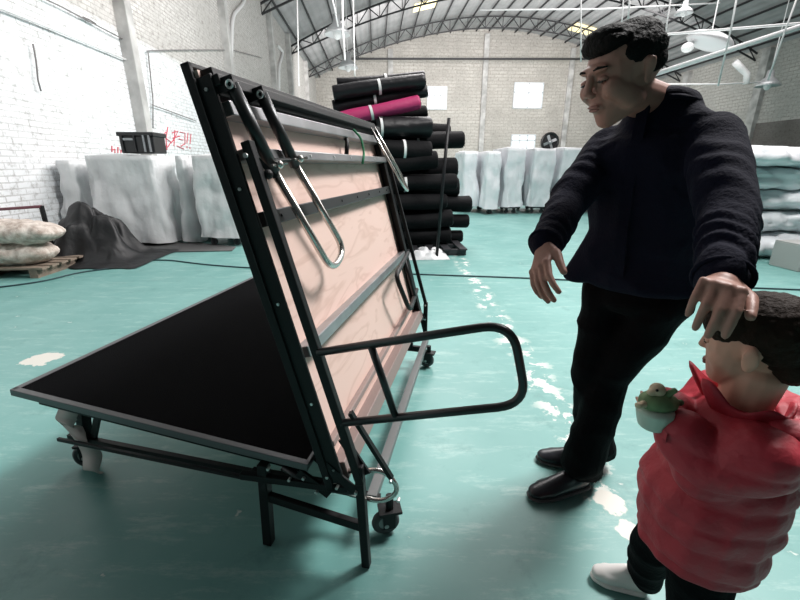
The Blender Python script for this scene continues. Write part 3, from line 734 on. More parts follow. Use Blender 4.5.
# lower flat half: hinge edge at a=-.06 z=.371, outer edge at a=-1.185 z=.497
DA = V((-1.175, 0, .497)); DB = V((-.06, 0, .371)); dl = (DA-DB).length; dv = (DA-DB)/dl
dU = SX*dv.x+SZ*dv.z; dN = (SX*-dv.z*-1*-1+SZ*-dv.x*1)  # placeholder, fixed below
dN = SD.cross(dU).normalized()
if dN.z < 0: dN = -dN
DH = S(DB.x, 0, DB.z)
def D(u, t, n): return DH+dU*u+SD*t+dN*n
def dbox(bm, u0, u1, t0, t1, n0, n1): box(bm, D((u0+u1)/2, (t0+t1)/2, (n0+n1)/2), dU*(u1-u0)/2, SD*(t1-t0)/2, dN*(n1-n0)/2)
UL = dl; TL = 1.6
bm = B(); dbox(bm, .012, UL-.02, .012, TL-.012, -.018, .001); dk = obj('carpeted_deck', bm, ct, stage)
bm = B()
for (a0, a1, b0, b1) in ((0, UL, -.004, .018), (0, UL, TL-.018, TL), (0, .012, 0, TL), (UL-.02, UL, 0, TL)): dbox(bm, a0, a1, b0, b1, -.022, .003)
obj('edge_trim', bm, M['edge_trim'], dk, bevel=.002, label='grey metal edge trim')
bm = B()
for (a0, a1, b0, b1) in ((.03, UL-.07, .03, .036), (.03, UL-.07, .03, .06), (.03, .036, .03, TL-.03), (UL-.076, UL-.07, .03, TL-.03), (.03, UL-.07, TL-.036, TL-.03)):
    dbox(bm, a0, a1, b0, b1, -.062 if b1 != .06 else -.062, -.02 if b1 != .06 else -.056)
obj('deck_frame', bm, bs, dk)
bm = B()
for u in (.3, .6, .9): dbox(bm, u-.015, u+.015, .036, TL-.036, -.05, -.019)
obj('cross_rail', bm, bs, dk)
bm = B(); dbox(bm, .02, UL-.03, .02, TL-.02, -.026, -.0185); obj('deck_plywood', bm, M['plywood'], dk)
# hinges between the halves
for t_ in (.08, .75, 1.4):
    bm = B(); cyl(bm, S(-.02, t_-.04, .3), S(-.02, t_+.04, .3), .012, 10); bar(bm, S(-.02, t_, .3), S(-.08, t_, .36), .05, .006, SD); bar(bm, S(-.02, t_, .3), P(.07, t_, .03), .05, .006, SD)
    obj('hinge', bm, bs, stage)
# upright square struts that tie the raised half to the wheel frame
dt = M['dark_tube']
bm = B(); bar(bm, P(1.035, .022, .092), P(.03, -.005, .122), .026, .026, SD); so = obj('long_strut', bm, bs, stage, bevel=.003)
bm = B(); c0 = P(1.0, .005, .094); cyl(bm, c0-SD*.017, c0-SD*.012, .006, 10); obj('bolt', bm, M['bolt'], so)
bm = B(); c0 = P(.95, .04, .11); ball(bm, c0, .013); bar(bm, P(.99, .03, .1), P(.94, .055, .12), .012, .012); obj('clevis', bm, bs, so)
FT = SL-.03
bm = B(); bar(bm, P(1.06, FT, .09), S(.075, FT+.05, .40), .02, .02, SD); so2 = obj('long_strut', bm, bs, stage, bevel=.003)
bm = B(); bar(bm, S(.075, FT+.05, .41), S(.075, FT+.05, .13), .026, .026, SD); obj('support_leg', bm, bs, stage, bevel=.003)
bm = B(); bar(bm, S(.075, FT+.05, .19), P(.2, FT, .06), .016, .016, SD); bar(bm, S(.075, FT+.04, .3), P(.1, FT, .05), .016, .016, SD); obj('brace', bm, bs, stage)
bm = B()
for q in ((.075, FT+.035, .395), (.075, FT+.035, .3), (.075, FT+.035, .2)): c0 = S(*q); bm = B(); cyl(bm, c0, c0-SD*.005, .006, 8); obj('bolt', bm, M['bolt'], stage)
# outward loop handrail leg
pts = fillet([P(.466, -.002, .115), P(.47, -.005, .64), P(.245, -.005, .64), P(.24, -.002, .118)], .075, 8)
bm = B(); tube(bm, pts, .0115, 12); lp = obj('loop_leg', bm, dt, stage, True, label='black tubular loop sticking out towards the man')
bm = B(); tube(bm, [P(.468, -.003, .272), P(.243, -.003, .286)], .0105, 10); obj('loop_brace', bm, dt, lp, True)
# folded U leg with black sleeves and bright inner tube
for pa, pb in (((1.165, .02, .1), (.955, .085, .105)), ((1.163, .155, .1), (.972, .222, .105))):
    bm = B(); tube(bm, [P(*pa), P(*pb)], .0165, 14); sl = obj('leg_sleeve', bm, dt, stage, True)
    bm = B(); bar(bm, P(pa[0], pa[1]-.012, .06), P(pa[0], pa[1]-.012, .115), .03, .005, SD); obj('pivot_bracket', bm, bs, sl)
    bm = B(); c0 = P(pa[0]-.005, pa[1]-.018, .105); tube(bm, [c0+(PW*math.cos(q)+PN*math.sin(q))*.008 for q in [2*math.pi*i/14 for i in range(14)]], .003, 6, True); obj('ring_bolt', bm, M['bolt'], sl)
    bm = B(); c0 = P(pb[0]+.015, pb[1], .11); ball(bm, c0+PN*.015, .011); cyl(bm, c0+PN*.01, c0+PN*.03+SD*.02, .004, 6); cyl(bm, c0+PN*.01, c0-SD*.03+PN*.01, .004, 6); obj('locking_pin', bm, M['chrome'], sl)
pts = fillet([P(.96, .085, .105), P(.635, .25, .11), P(.68, .405, .11), P(.975, .222, .105)], .07, 8)
bm = B(); tube(bm, pts, .0115, 12); obj('folded_leg', bm, M['chrome'], stage, True, label='folded U shaped leg of bright tube')
bm = B(); tube(bm, [P(.985, .075, .105), P(.99, .215, .105)], .006, 8); obj('link_rod', bm, bs, stage)
# folded leg loop of the far end
pts = fillet([P(.47, SL-.12, .1), P(.44, .93, .12), P(.22, 1.03, .12), P(.24, SL-.12, .1)], .06, 7)
bm = B(); tube(bm, pts, .012, 10); obj('folded_leg', bm, bs, stage, True, label='folded dark leg loop at the far end')
bm = B(); tube(bm, [P(.46, 1.22, .11), P(.23, 1.25, .11)], .01, 8); obj('brace', bm, bs, stage, True)
# bright V shaped rods at the far upper corner
pts = [P(1.17, SL-.2, .08), P(.86, SL-.04, .14), P(.80, SL+.06, .15), P(.93, SL+.02, .13), P(1.18, SL-.12, .08)]
bm = B(); tube(bm, fillet(pts, .04), .0075, 8); obj('link_rod', bm, M['chrome'], stage, True, label='bright bent rod at the far top corner')
# base frame: feet, beams, casters
bm = B(); bar(bm, S(.118, .0, 0.004), S(.105, .0, .40), .027, .027, SD); obj('support_leg', bm, bs, stage, bevel=.003)
bm = B(); bar(bm, S(-.238, .012, 0.004), S(-.222, .012, .34), .032, .032, SD); obj('support_leg', bm, bs, stage, bevel=.003)
bm = B(); bar(bm, S(-.235, .012, .21), S(.11, .0, .165), .02, .03, SZ); obj('leg_crossbar', bm, bs, stage, bevel=.002)
bm = B(); bar(bm, S(-.3, .0, .29), S(.06, .02, .285), .022, .024, SZ); bar(bm, S(-.3, .06, .25), S(.05, .07, .24), .022, .03, SZ); obj('leg_crossbar', bm, bs, stage, bevel=.002)
bm = B(); bar(bm, P(.27, 0, .155), S(.2, .02, .352), .012, .016, SD); obj('brace', bm, bs, stage)
pts = fillet([S(.06, .03, .345), S(.18, .03, .37), S(.225, .03, .30), S(.17, .03, .245), S(.06, .03, .255)], .05, 6)
bm = B(); tube(bm, pts, .008, 10); obj('pivot_loop', bm, M['chrome'], stage, True, label='bright bent bar above the near caster')
bm = B()
for q in ((.2, .005, .352), (.225, .0, .29), (.098, -.018, .31), (.03, -.0, .30), (-.04, -.0, .27), (-.08, -.0, .315), (-.13, .0, .30), (-.2, -.0, .33), (.0, -.0, .335)):
    c0 = S(*q); bm = B(); tube(bm, [c0-SD*.004, c0+SD*.01], .005, 8); obj('bolt', bm, M['bolt'], stage)
bm = B(); bar(bm, P(.18, .01, .1), P(.05, .01, .14), .03, .008, SD); bar(bm, P(.1, .0, .02), S(.09, .0, .3), .03, .006, SD); bar(bm, S(-.1, .01, .33), S(0, .01, .26), .03, .01, SD); obj('hinge_plate', bm, bs, stage)
# folding arm tube bits
bm = B(); tube(bm, fillet([S(-.16, .02, .33), S(-.05, .02, .27), S(.08, .02, .28)], .03), .012, 8); obj('link_rod', bm, dt, stage, True)
# low beams of the wheel frame
bm = B(); bar(bm, S(-1.22, .17, .175), S(.13, .14, .15), .02, .02, SZ); obj('wheel_frame_beam', bm, bs, stage)
bm = B(); bar(bm, S(-1.2, TL-.15, .135), S(.1, SL-.1, .135), .022, .035, SZ); obj('wheel_frame_beam', bm, bs, stage)
bm = B(); bar(bm, S(.105, .12, .16), S(.085, SL, .16), .034, .03, SZ); obj('wheel_frame_beam', bm, M['beam'], stage, label='grey long beam between the casters')
bm = B(); bar(bm, S(-1.12, .18, .15), S(-.95, .12, .40), .025, .012, SD); bar(bm, S(-1.13, .16, .17), S(-1.08, .16, .40), .03, .04, SD); obj('deck_support', bm, bs, stage)
bm = B(); bar(bm, S(-1.15, .08, .235), S(-.3, .03, .25), .012, .014, SZ); obj('leg_crossbar', bm, bs, stage, bevel=.002)
bm = B(); bar(bm, S(.0, .14, .2), S(.0, .14, .29), .03, .03, SD); bar(bm, S(.0, SL-.1, .14), S(.0, SL-.1, .29), .03, .03, SD); obj('wheel_frame_post', bm, bs, stage)
def stage_caster(c, r, d, top=None):
    s = SZ.cross(d).normalized(); c = V(c)
    fk = B()
    for q in (-1, 1): box(fk, c+s*.022*q+SZ*(r*1.35)+d*.01, d*r*.42, s*.0025, SZ*(r*.6))
    box(fk, c+SZ*(r*2.05)+d*.015, d*r*.8, s*.028, SZ*.005); cyl(fk, c+SZ*(r*2.05)+d*.015, c+SZ*(top or r*2.5)+d*.015, .014, 10)
    f = obj('caster_fork', fk, bs, stage)
    wb = B(); tube(wb, [c+SZ*r+s*(r*0)+(d*math.cos(a)+SZ*math.sin(a))*(r-.014) for a in [2*math.pi*i/28 for i in range(28)]], .014, 10, True)
    wh_ = obj('wheel', wb, M['rubber'], f, True)
    wb = B(); cyl(wb, c+SZ*r-s*.009, c+SZ*r+s*.009, r-.016, 24); cyl(wb, c+SZ*r-s*.026, c+SZ*r+s*.026, .008, 10); obj('wheel_hub', wb, M['wheel_hub'], f)
stage_caster(S(.148, .14, 0), .05, (SX*.9+SD*.4).normalized(), .16)
stage_caster(S(-.19, .17, 0.145), .04, (SX*.95-SD*.2).normalized())
stage_caster(S(-1.2, .2, 0), .056, (SX*.95+SD*.3).normalized(), .13)
stage_caster(S(.10, SL-.07, 0), .05, (SX*.95-SD*.1).normalized(), .15)
stage_caster(S(-1.2, TL-.15, 0), .048, (SX*.9-SD*.2).normalized(), .13)
# green strap and hook on the rails
bm = B(); tube(bm, fillet([P(1.14, .98, .08), P(1.1, 1.0, .1), P(1.03, .99, .1), P(.985, .95, .092)], .02), .006, 6); link(recenter(obj('green_tie', bm, M['green_strap'], smooth=True)), 'green strap tied round the two upper rails of the raised stage panel', 'strap')
bm = B(); tube(bm, fillet([P(1.12, .92, .045), P(1.09, .885, .07), P(1.03, .85, .06)], .03), .010, 6); obj('hook', bm, bs, stage, True)
# crumpled card strip under the free corner
def FLR(px, py, z=0.):
    r = V(((px-400)/FPX, math.cos(PITCH)+(300-py)/FPX*math.sin(PITCH), -math.sin(PITCH)+(300-py)/FPX*math.cos(PITCH)))
    return V((0, 0, EYE))+r*((z-EYE)/r.z)
a0 = S(-1.10, .10, .405)
ps = [a0, a0+V((-.06, .01, -.09)), a0+V((-.065, .03, -.12)), a0+V((-.0, .0, -.16)), a0+V((.02, .0, -.25)), V((a0.x-.02, a0.y+.02, .06)), V((a0.x-.08, a0.y+.1, .006))]
bm = B(); prv = None
for i, p in enumerate(fillet(ps, .04, 5)):
    wd = V((.095, -.03, 0))+V((0, .015*math.sin(i*.7), 0)); cur = (bm.verts.new(p), bm.verts.new(p+wd))
    if prv: bm.faces.new((prv[0], cur[0], cur[1], prv[1]))
    prv = cur
o = recenter(obj('paper_strip', bm, M['card'], smooth=True)); md = o.modifiers.new('s', 'SOLIDIFY'); md.thickness = .002
link(o, 'creased pale paper strip hanging from the low stage deck corner to the floor', 'paper')

# ------------------------------------------------------------ left foreground
t = thing('floor_pallet', FLR(-16, 278), 'small wooden pallet carrying the woven sacks at the left edge', 'pallet')
c = FLR(-16, 278); 
for s_ in (-1, 0, 1):
    bm = B(); box(bm, c+RX*(s_*.6)+RD*.3+V((0, 0, .05)), RX*.045, RD*.35, V((0, 0, .05))); obj('runner', bm, M['pallet'], t)
for i in range(5):
    bm = B(); box(bm, c+RD*(.0+i*.155)+V((0, 0, .112)), RX*.72, RD*.055, V((0, 0, .011))); obj('slat', bm, M['pallet'], t)
def sack(c, hl, hd, hh, seed, label, tilt=0):
    bm = B(); nu, nv = 30, 24; rings = []
    rx = RX*math.cos(tilt)+SZ*math.sin(tilt)
    for i in range(nu+1):
        x = -1+2*i/nu; e = (max(0, 1-abs(x)**2.6))**.55; ring = []
        for j in range(nv):
            a = 2*math.pi*j/nv; y = math.cos(a)*hd*(.25*abs(x)**6+e*.98+.02); z = math.sin(a)*hh*(e+.04)
            k_ = 1+.16*noise.noise(V((x*2.5+seed, y*5, z*5)))+.1*noise.noise(V((x*8+seed, y*14, z*14)))
            ring.append(bm.verts.new(V(c)+rx*x*hl+RD*y*k_+V((0, 0, z*k_))))
        rings.append(ring)
    for A, Bq in zip(rings, rings[1:]):
        for j in range(nv): bm.faces.new((A[j], A[(j+1) % nv], Bq[(j+1) % nv], Bq[j]))
    bm.faces.new(rings[0]); bm.faces.new(rings[-1])
    t = recenter(obj('woven_sack', bm, M['sack'], smooth=True)); link(t, label, 'sack', 'woven sacks on the small pallet')
c = FLR(-14, 278)+RD*.25
sack(c+RX*.22+V((0, 0, .25)), .42, .28, .14, 1, 'beige woven sack in the lower layer, right one on the small pallet')
sack(c+RX*-.4+V((0, 0, .25)), .26, .28, .14, 2, 'beige woven sack in the lower layer, cut by the left edge of the photo')
sack(c+RX*.3+V((0, 0, .50)), .46, .28, .135, 3, 'beige woven sack on top, pointing at the black tarp', -.04)
sack(c+RX*-.4+V((0, 0, .51)), .27, .28, .135, 4, 'beige woven sack on top, cut by the left edge of the photo')
t = thing('cart_handle', c+RD*.55, 'maroon topped cart rail on black posts behind the woven sacks', 'cart')
a = c+RD*.55+RX*-.7+V((0, 0, .68)); b2 = c+RD*.55+RX*.22+V((0, 0, .74))
bm = B(); bar(bm, a, b2, .06, .035); obj('top_rail', bm, M['maroon'], t, bevel=.01)
for p in (a, b2):
    bm = B(); bar(bm, V((p.x, p.y, 0)), p+V((0, 0, .01)), .04, .04, RD); obj('post', bm, bs, t)
bm = B(); bar(bm, V((a.x, a.y, .2)), V((b2.x, b2.y, .2)), .03, .03); obj('lower_rail', bm, bs, t)
# crumpled black tarp
bm = B(); NX, NY = 70, 50; g = []
tc_ = W3(88, 262, 5.55); tc_.z = 0
for i in range(NX+1):
    row = []
    for j in range(NY+1):
        x, y = -1+2*i/NX, -1+2*j/NY
        r1 = math.exp(-(abs(x+.2)**3*5+abs(y-.2)**3*4))*.62
        f_ = abs(noise.noise(V((x*2.6+y*2, y*1.6-x, 4))))*.75+abs(noise.noise(V((x*6+y*3, y*4, 8))))*.3-.15
        edge = max(0, 1-max(abs(x), abs(y))**4)
        vo = noise.voronoi(V((x*1.9+y*.6, y*1.7-x*.4, .3)))[0][0]; v2 = noise.voronoi(V((x*4.5, y*4+x, .7)))[0][0]
        z = (r1*(1.12-.5*vo)+.22*(.75-vo)*min(1, r1*4)+.12*(.5-v2)*(.3+r1)+.09*(.3-abs(noise.noise(V((x*3+y*2, y*5-x*2, 9)))))*min(1, r1*3)+.03)*edge+.012
        row.append(bm.verts.new(tc_+RX*(x*.78+.1*noise.noise(V((x*2, y*2, 1))))+RD*(y*.6+.12*noise.noise(V((x*3, y, 6)))+.3)+V((0, 0, z))))
    g.append(row)
for i in range(NX):
    for j in range(NY): bm.faces.new((g[i][j], g[i+1][j], g[i+1][j+1], g[i][j+1]))
o = recenter(obj('crumpled_tarp', bm, M['tarp'], smooth=True)); link(o, 'crumpled black tarp heaped on the floor between the sacks and the silver covered stack', 'tarp')
# flat end of the tarp spread in front of the covered stacks
bm = B(); pts = [FLR(x, y, .006) for x, y in ((95, 262), (130, 259), (175, 252), (232, 251), (236, 247), (200, 243), (150, 243), (120, 243))]
bm.faces.new([bm.verts.new(p) for p in pts]); r_ = bmesh.ops.extrude_face_region(bm, geom=bm.faces[:]); bmesh.ops.translate(bm, verts=[e for e in r_['geom'] if isinstance(e, bmesh.types.BMVert)], vec=(0, 0, .008))
link(recenter(obj('floor_mat', bm, mat('dark_mat', (.09, .09, .09), .8))), 'dark grey sheet lying flat on the floor before the left covered stacks', 'mat')
# small pale box by the cover
c = FLR(127, 242)
t = thing('small_carton', c, 'small white flattened box lying between the black tarp and the silver covered stack', 'box')
bm = B(); box(bm, c+V((0, .05, .05)), RX*.09, RD*.07, V((.01, 0, .045))); obj('carton_body', bm, M['cover2'], t, bevel=.006)
bm = B(); box(bm, c+V((.02, .02, .1)), RX*.1+SZ*.03, RD*.07, V((0, 0, .003))); obj('flap', bm, M['cover2'], t)
# power cable on the floor
P_ = [FLR(x, y, .009) for x, y in ((-30, 290), (10, 286), (45, 281), (80, 272), (115, 268), (150, 260), (170, 260), (200, 264), (235, 267), (300, 270), (380, 273), (440, 275), (530, 278), (650, 284), (757, 288), (860, 292))]
bm = B(); tube(bm, fillet(P_, .4, 4), .009, 6); link(recenter(obj('floor_cable', bm, M['cablem'], smooth=True)), 'long thin dark cable lying across the turquoise floor behind the stage', 'cable')
# ------------------------------------------------------------ people
def K(px, py, k):
    return V((0, 0, EYE))+V(((px-400)/FPX, math.cos(PITCH)+(300-py)/FPX*math.sin(PITCH), -math.sin(PITCH)+(300-py)/FPX*math.cos(PITCH)))*k
def basis(fwd, up=V((0, 0, 1))):
    f = V(fwd).normalized(); l = V(up).cross(f).normalized(); u = f.cross(l)
    return Matrix((f, l, u)).transposed()
def head_prims(c, Rm, k=1.0, child=False):
    """Rm: columns forward, left, up; returns hulls of a head of height .23*k around c"""
    def e(x, y, z, a, b2, c2): return (V(c)+Rm @ (V((x, y, z))*k), (a*k, b2*k, c2*k), Rm)
    pr = [[e(-.014, 0, .034, .094, .076, .080)], [e(.03, 0, .02, .052, .066, .062), e(.038, 0, -.04, .045, .052, .045)],
          [e(.04, 0, -.035, .042, .05, .04), e(.056, 0, -.088, .022, .026, .018), e(.0, .045, -.055, .022, .012, .025), e(.0, -.045, -.055, .022, .012, .025)],
          [e(.077, .0, .034, .013, .05, .012)]]
    if child:
        pr = [[e(-.014, 0, .034, .098, .080, .084)], [e(.03, 0, .015, .052, .068, .062), e(.035, 0, -.04, .045, .058, .04)],
              [e(.025, 0, -.04, .055, .060, .040), e(.045, 0, -.074, .032, .036, .024)]]
        pr += [[e(.080, 0, .012, .008, .008, .008), e(.088, 0, -.012, .010, .011, .009)]]
        pr += [[e(.035, s*.034, -.025, .036, .030, .034)] for s in (1, -1)]
    else:
        pr += [[e(.086, 0, .022, .008, .008, .01), e(.103, 0, -.014, .0105, .012, .009)], [e(.098, .012, -.02, .011, .008, .007)], [e(.098, -.012, -.02, .011, .008, .007)]]
        pr += [[e(.06, s*.040, -.014, .028, .024, .026), e(.02, s*.05, -.05, .03, .016, .025)] for s in (1, -1)]
        pr += [[e(.074, 0, -.052, .018, .026, .013)]]
    if child: pr += [[e(-.012, s*.09, .002, .016, .005, .022), e(-.008, s*.08, -.02, .012, .006, .012)] for s in (1, -1)]
    pr += [[e(-.008, s*.078, .014, .012, .005, .016), e(-.004, s*.073, -.018, .008, .005, .010)] for s in (1, -1)]
    pr += [[e(-.013, s*.084, .018, .010, .004, .011), e(-.012, s*.079, .003, .011, .004, .010)] for s in (1, -1)]
    return pr
def face_bits(c, Rm, k, parent, pre=''):
    def T(x, y, z): return V(c)+Rm @ (V((x, y, z))*k)
    for s in (1, -1):
        bm = B(); ball(bm, T(.079, s*.031, .010), (.010*k, .014*k, .008*k), Rm); obj('eye', bm, parent.data.materials[0], parent, True)
        bm = B(); ball(bm, T(.0865, s*.032, .005), (.003*k, .008*k, .0022*k), Rm); obj('iris', bm, M['eyedark'], parent, True)
        bm = B(); tube(bm, [T(.084, s*.017, .006), T(.0895, s*.03, .008), T(.083, s*.045, .005)], [.0012*k, .0018*k, .0012*k], 6); obj('eyelid', bm, M['eyedark'], parent, True)
        bm = B(); tube(bm, [T(.088, s*.014, .034), T(.089, s*.03, .037), T(.078, s*.05, .034)], [.002*k, .0032*k, .0015*k], 6); obj('eyebrow', bm, M['hair'], parent, True)
    bm = B(); ball(bm, T(.0885, 0, -.0475), (.006*k, .021*k, .004*k), Rm); ball(bm, T(.0875, 0, -.055), (.0065*k, .018*k, .0045*k), Rm); obj('lips', bm, M['lips'], parent, True)
def hand_prims(wrist, fwd, back, spread, k=1.0, curl=(.25, .35, .3), thumb=(.6, .6), side=1):
    """fwd: towards the fingers, back: normal of the back of the hand, side=1 thumb towards fwd x back"""
    f = V(fwd).normalized(); n = (V(back)-f*V(back).dot(f)).normalized(); s = f.cross(n)*side; w0 = V(wrist); pr = []
    Rm = Matrix((f, s, n)).transposed()
    pr.append([(w0+f*.005*k, (.022*k, .027*k, .018*k), Rm), (w0+f*.075*k+s*.004*k, (.016*k, .039*k, .013*k), Rm)])
    offs = (.031, .0105, -.0105, -.030); lens = ((.042, .026, .021), (.046, .030, .022), (.043, .028, .022), (.034, .021, .019)); rad = (.0092, .0095, .009, .008)
    for i in range(4):
        p = w0+f*(.082-.003*abs(i-1))*k+s*offs[i]*k; base = w0+f*.035*k+s*offs[i]*.7*k; a = 0; pts = [base, p]
        d0 = (f+s*offs[i]*spread*12).normalized()
        for j in range(3):
            a += curl[j]*(1+.08*i); d = d0*math.cos(a)-n*math.sin(a); p = p+d*lens[i][j]*k; pts.append(p)
        r = rad[i]*k; pr += chain(pts, [r*1.1, r*1.08, r, r*.92, r*.8])
        pr.append([(pts[1]+n*.003*k, r*1.08)])
    p0 = w0+f*.018*k+s*.02*k; d1 = (f*.62+s*.62*thumb[0]*1.5-n*.3).normalized(); p1 = p0+d1*.042*k; d2 = (f*.9+s*.2*thumb[1]-n*.3).normalized(); p2 = p1+d2*.032*k; p3 = p2+(d2-n*.15).normalized()*.026*k
    pr += chain([p0, p1, p2, p3], [.015*k, .0125*k, .0108*k, .009*k])
    return pr
def shoe(name, heel, toe, parent, m, L=.29, w=.05, h=.075, label=None):
    hl, to = V(heel), V(toe); f = (to-hl); f.z = 0; f.normalize(); l = V((-f.y, f.x, 0)); base = V((hl.x, hl.y, 0)); Rm = Matrix((f, l, SZ)).transposed(); q = L/.29
    up = [[(base+f*.045*q+SZ*.05, (.042*q, w*.72, .04), Rm), (base+f*.06*q+SZ*(h+.02), (.035*q, w*.68, .02), Rm)],
          [(base+f*.05*q+SZ*.045, (.045*q, w*.74, .035), Rm), (base+f*.2*q+SZ*.034, (.055*q, w*.95, .026), Rm)],
          [(base+f*.11*q+SZ*.06, (.05*q, w*.66, .03), Rm), (base+f*.235*q+SZ*.03, (.045*q, w*.8, .020), Rm)]]
    o = blob(name, up, .006 if L > .2 else .004, m, parent, 4, label=label)
    so = [[(base+f*.04*q+SZ*.012, (.045*q, w*.78, .012), Rm)], [(base+f*.045*q+SZ*.011, (.045*q, w*.78, .011), Rm), (base+f*.2*q+SZ*.011, (.06*q, w, .011), Rm), (base+f*.24*q+SZ*.012, (.045*q, w*.82, .010), Rm)]]
    blob('sole', so, .006 if L > .2 else .004, M['shoe_w'] if m == M['shoe_w'] else M['rubber'], o, 2)
    return o
def folds(amp, fr, seed, vec=V((1, 1, 1)), amp2=0.):
    def f(p, n):
        q = V((p.x*vec.x, p.y*vec.y, p.z*vec.z))*fr+V((seed, seed, 0))
        a = 1-abs(noise.noise(q))*2.6; b_ = noise.noise(q*2.7)
        return n*(amp*(a-.5)+amp2*b_)
    return f

# ---- man
hc = K(622, 77, 1.06); hR = basis((-.95, -.24, -.30))
neck0 = K(664, 98, 1.12)
shL, shR = K(716, 140, 1.04), K(610, 150, 1.27)
elL, wrL = K(728, 220, .88), K(722, 281, .765)
elR, wrR = K(566, 205, 1.21), K(544, 246, 1.08)
pel = K(636, 292, 1.40); pel.z = .88
fc = V((-.27, -.25, 0)).normalized(); lf = V((-fc.y, fc.x, 0))   # facing, and the man's left
hipL, hipR = pel+lf*.09-SZ*.03, pel-lf*.09-SZ*.03
if (shL-shR).dot(lf) < 0: lf = -lf; hipL, hipR = hipR, hipL
fl_h, fl_t = FLR(588, 485), FLR(526, 500); fr_h, fr_t = FLR(603, 468), FLR(547, 461)
kneeL, kneeR = K(610, 378, 1.53), K(592, 368, 1.58)
def ank(h_, t_): d = (t_-h_).normalized(); return V((h_.x, h_.y, .09))+d*.05
anL, anR = ank(fl_h, fl_t), ank(fr_h, fr_t)
chest = (shL+shR)/2*.55+pel*.45; chest.z = 1.22
pr = head_prims(hc, hR, 1.04)
nb = K(657, 103, 1.13)
pr += [[(nb, (.05, .052, .05)), (hc+hR @ V((-.028, 0, -.05)), (.05, .052, .05))]]
pr += [[((shL+shR)/2-SZ*.02, (.10, .09, .08)), (pel+SZ*.05, (.12, .10, .08))], [(shL, .05), ((shL+shR)/2, .07), (shR, .05)]]
pr += chain([shL, elL, wrL], [.05, .04, .027])+chain([shR, elR, wrR], [.05, .04, .027])
pr += chain([hipL, kneeL, anL], [.08, .055, .035])+chain([hipR, kneeR, anR], [.08, .055, .035])
# left hand lying on the child's head, back of the hand up, fingers pointing down over it
hd = K(722, 296, .69)
pr += [cap(wrL, hd*.35+wrL*.65, .027, .026)]
hfw = (K(721, 292, .672)-wrL).normalized()
pr += hand_prims(wrL+hfw*.0, hfw, SZ+V((0, -.25, 0)), .3, .92, (.85, .55, .2), (.8, .5), -1)
hf2 = (K(537, 280, 1.02)-wrR).normalized()
pr += hand_prims(wrR, hf2, V((-.8, -.2, .2)), .25, .98, (.25, .35, .3), (.5, .8), -1)
man = blob('person', pr, .0034, M['skin'], None, 3)
link(man, 'man in dark navy jacket and black trousers resting one hand on the child\'s head', 'person')
face_bits(hc, hR, 1.04, man)
def hT(x, y, z, k=1): return hc+hR @ (V((x, y, z))*k)
def he(x, y, z, a, b2, c2): return (hT(x, y, z), (a, b2, c2), hR)
tuft = lambda p, n: n*(.002*noise.noise(p*110)+.001*noise.noise(p*25))
blob('hair', [[he(-.014, 0, .084, .086, .066, .034), he(.055, 0, .085, .032, .062, .030)], [he(-.035, 0, .075, .075, .073, .05)], [he(-.062, 0, .03, .048, .066, .055)],
    [he(.035, 0, .103, .05, .055, .024)], [he(-.02, .066, .05, .062, .016, .036)], [he(-.02, -.066, .05, .062, .016, .036)], [he(-.04, .066, .02, .035, .014, .03)], [he(-.04, -.066, .02, .035, .014, .03)]], .0038, M['hair'], man, 2, tuft)
# jacket: trunk, skirt and two sleeves as one garment
def mix2(a, b2, t): return a*(1-t)+b2*t
tR = Matrix((fc, lf, SZ)).transposed()
mid = (shL+shR)/2
jp = [[(mid-SZ*.01+fc*-.01, (.105, .12, .075), tR), (shL-SZ*.012-lf*.01, (.072, .06, .062), tR), (shR-SZ*.012+lf*.01, (.072, .06, .062), tR)],
      [(mid-SZ*.02, (.12, .19, .08), tR), (mix2(mid, pel, .35), (.135, .185, .10), tR)],
      [(mix2(mid, pel, .3), (.135, .185, .10), tR), (mix2(mid, pel, .72)+SZ*.0, (.135, .17, .08), tR)],
      [(mix2(mid, pel, .7), (.135, .17, .08), tR), (pel-SZ*.0+fc*.01, (.145, .19, .035), tR)],
      [(neck0-SZ*.0-fc*.015, (.082, .085, .03), tR), (mid-SZ*.0, (.10, .13, .05), tR)],
      [(neck0-SZ*.012, (.06, .06, .025), tR), (shL-lf*.02+SZ*.005, (.06, .05, .055), tR)], [(neck0-SZ*.02, (.06, .06, .025), tR), (shR+lf*.02, (.06, .05, .055), tR)],
      [(mix2(mid, pel, .6)+fc*.06, (.07, .15, .1), tR), (pel+fc*.09-lf*.17+SZ*.005, (.04, .05, .03), tR), (pel+fc*.05+lf*.02+SZ*.03, (.05, .06, .03), tR)]]
jp += chain([shL-SZ*.005, mix2(shL, elL, .5), elL, mix2(elL, wrL, .5), mix2(elL, wrL, .93)], [.070, .066, .058, .054, .047])
jp += chain([shR-SZ*.005, mix2(shR, elR, .5), elR, mix2(elR, wrR, .5), mix2(elR, wrR, .95)], [.074, .066, .058, .052, .044])
def jdisp(p, n):
    d = folds(.006, 7, 3)(p, n)
    for (a, b2, ln) in ((shL, elL, .3), (elL, wrL, .25), (shR, elR, .3), (elR, wrR, .25)):
        ab = b2-a; t = (p-a).dot(ab)/ab.length_squared; q = a+ab*t; r = (p-q).length
        if -.1 < t < 1.1 and r < .11:
            ph = t*ab.length*120+14*noise.noise(p*6)
            d += n*(.0018+.0045*noise.noise(p*5))*math.sin(ph)
    return d
jk = blob('jacket', jp, .0075, M['navy'], man, 3, jdisp)
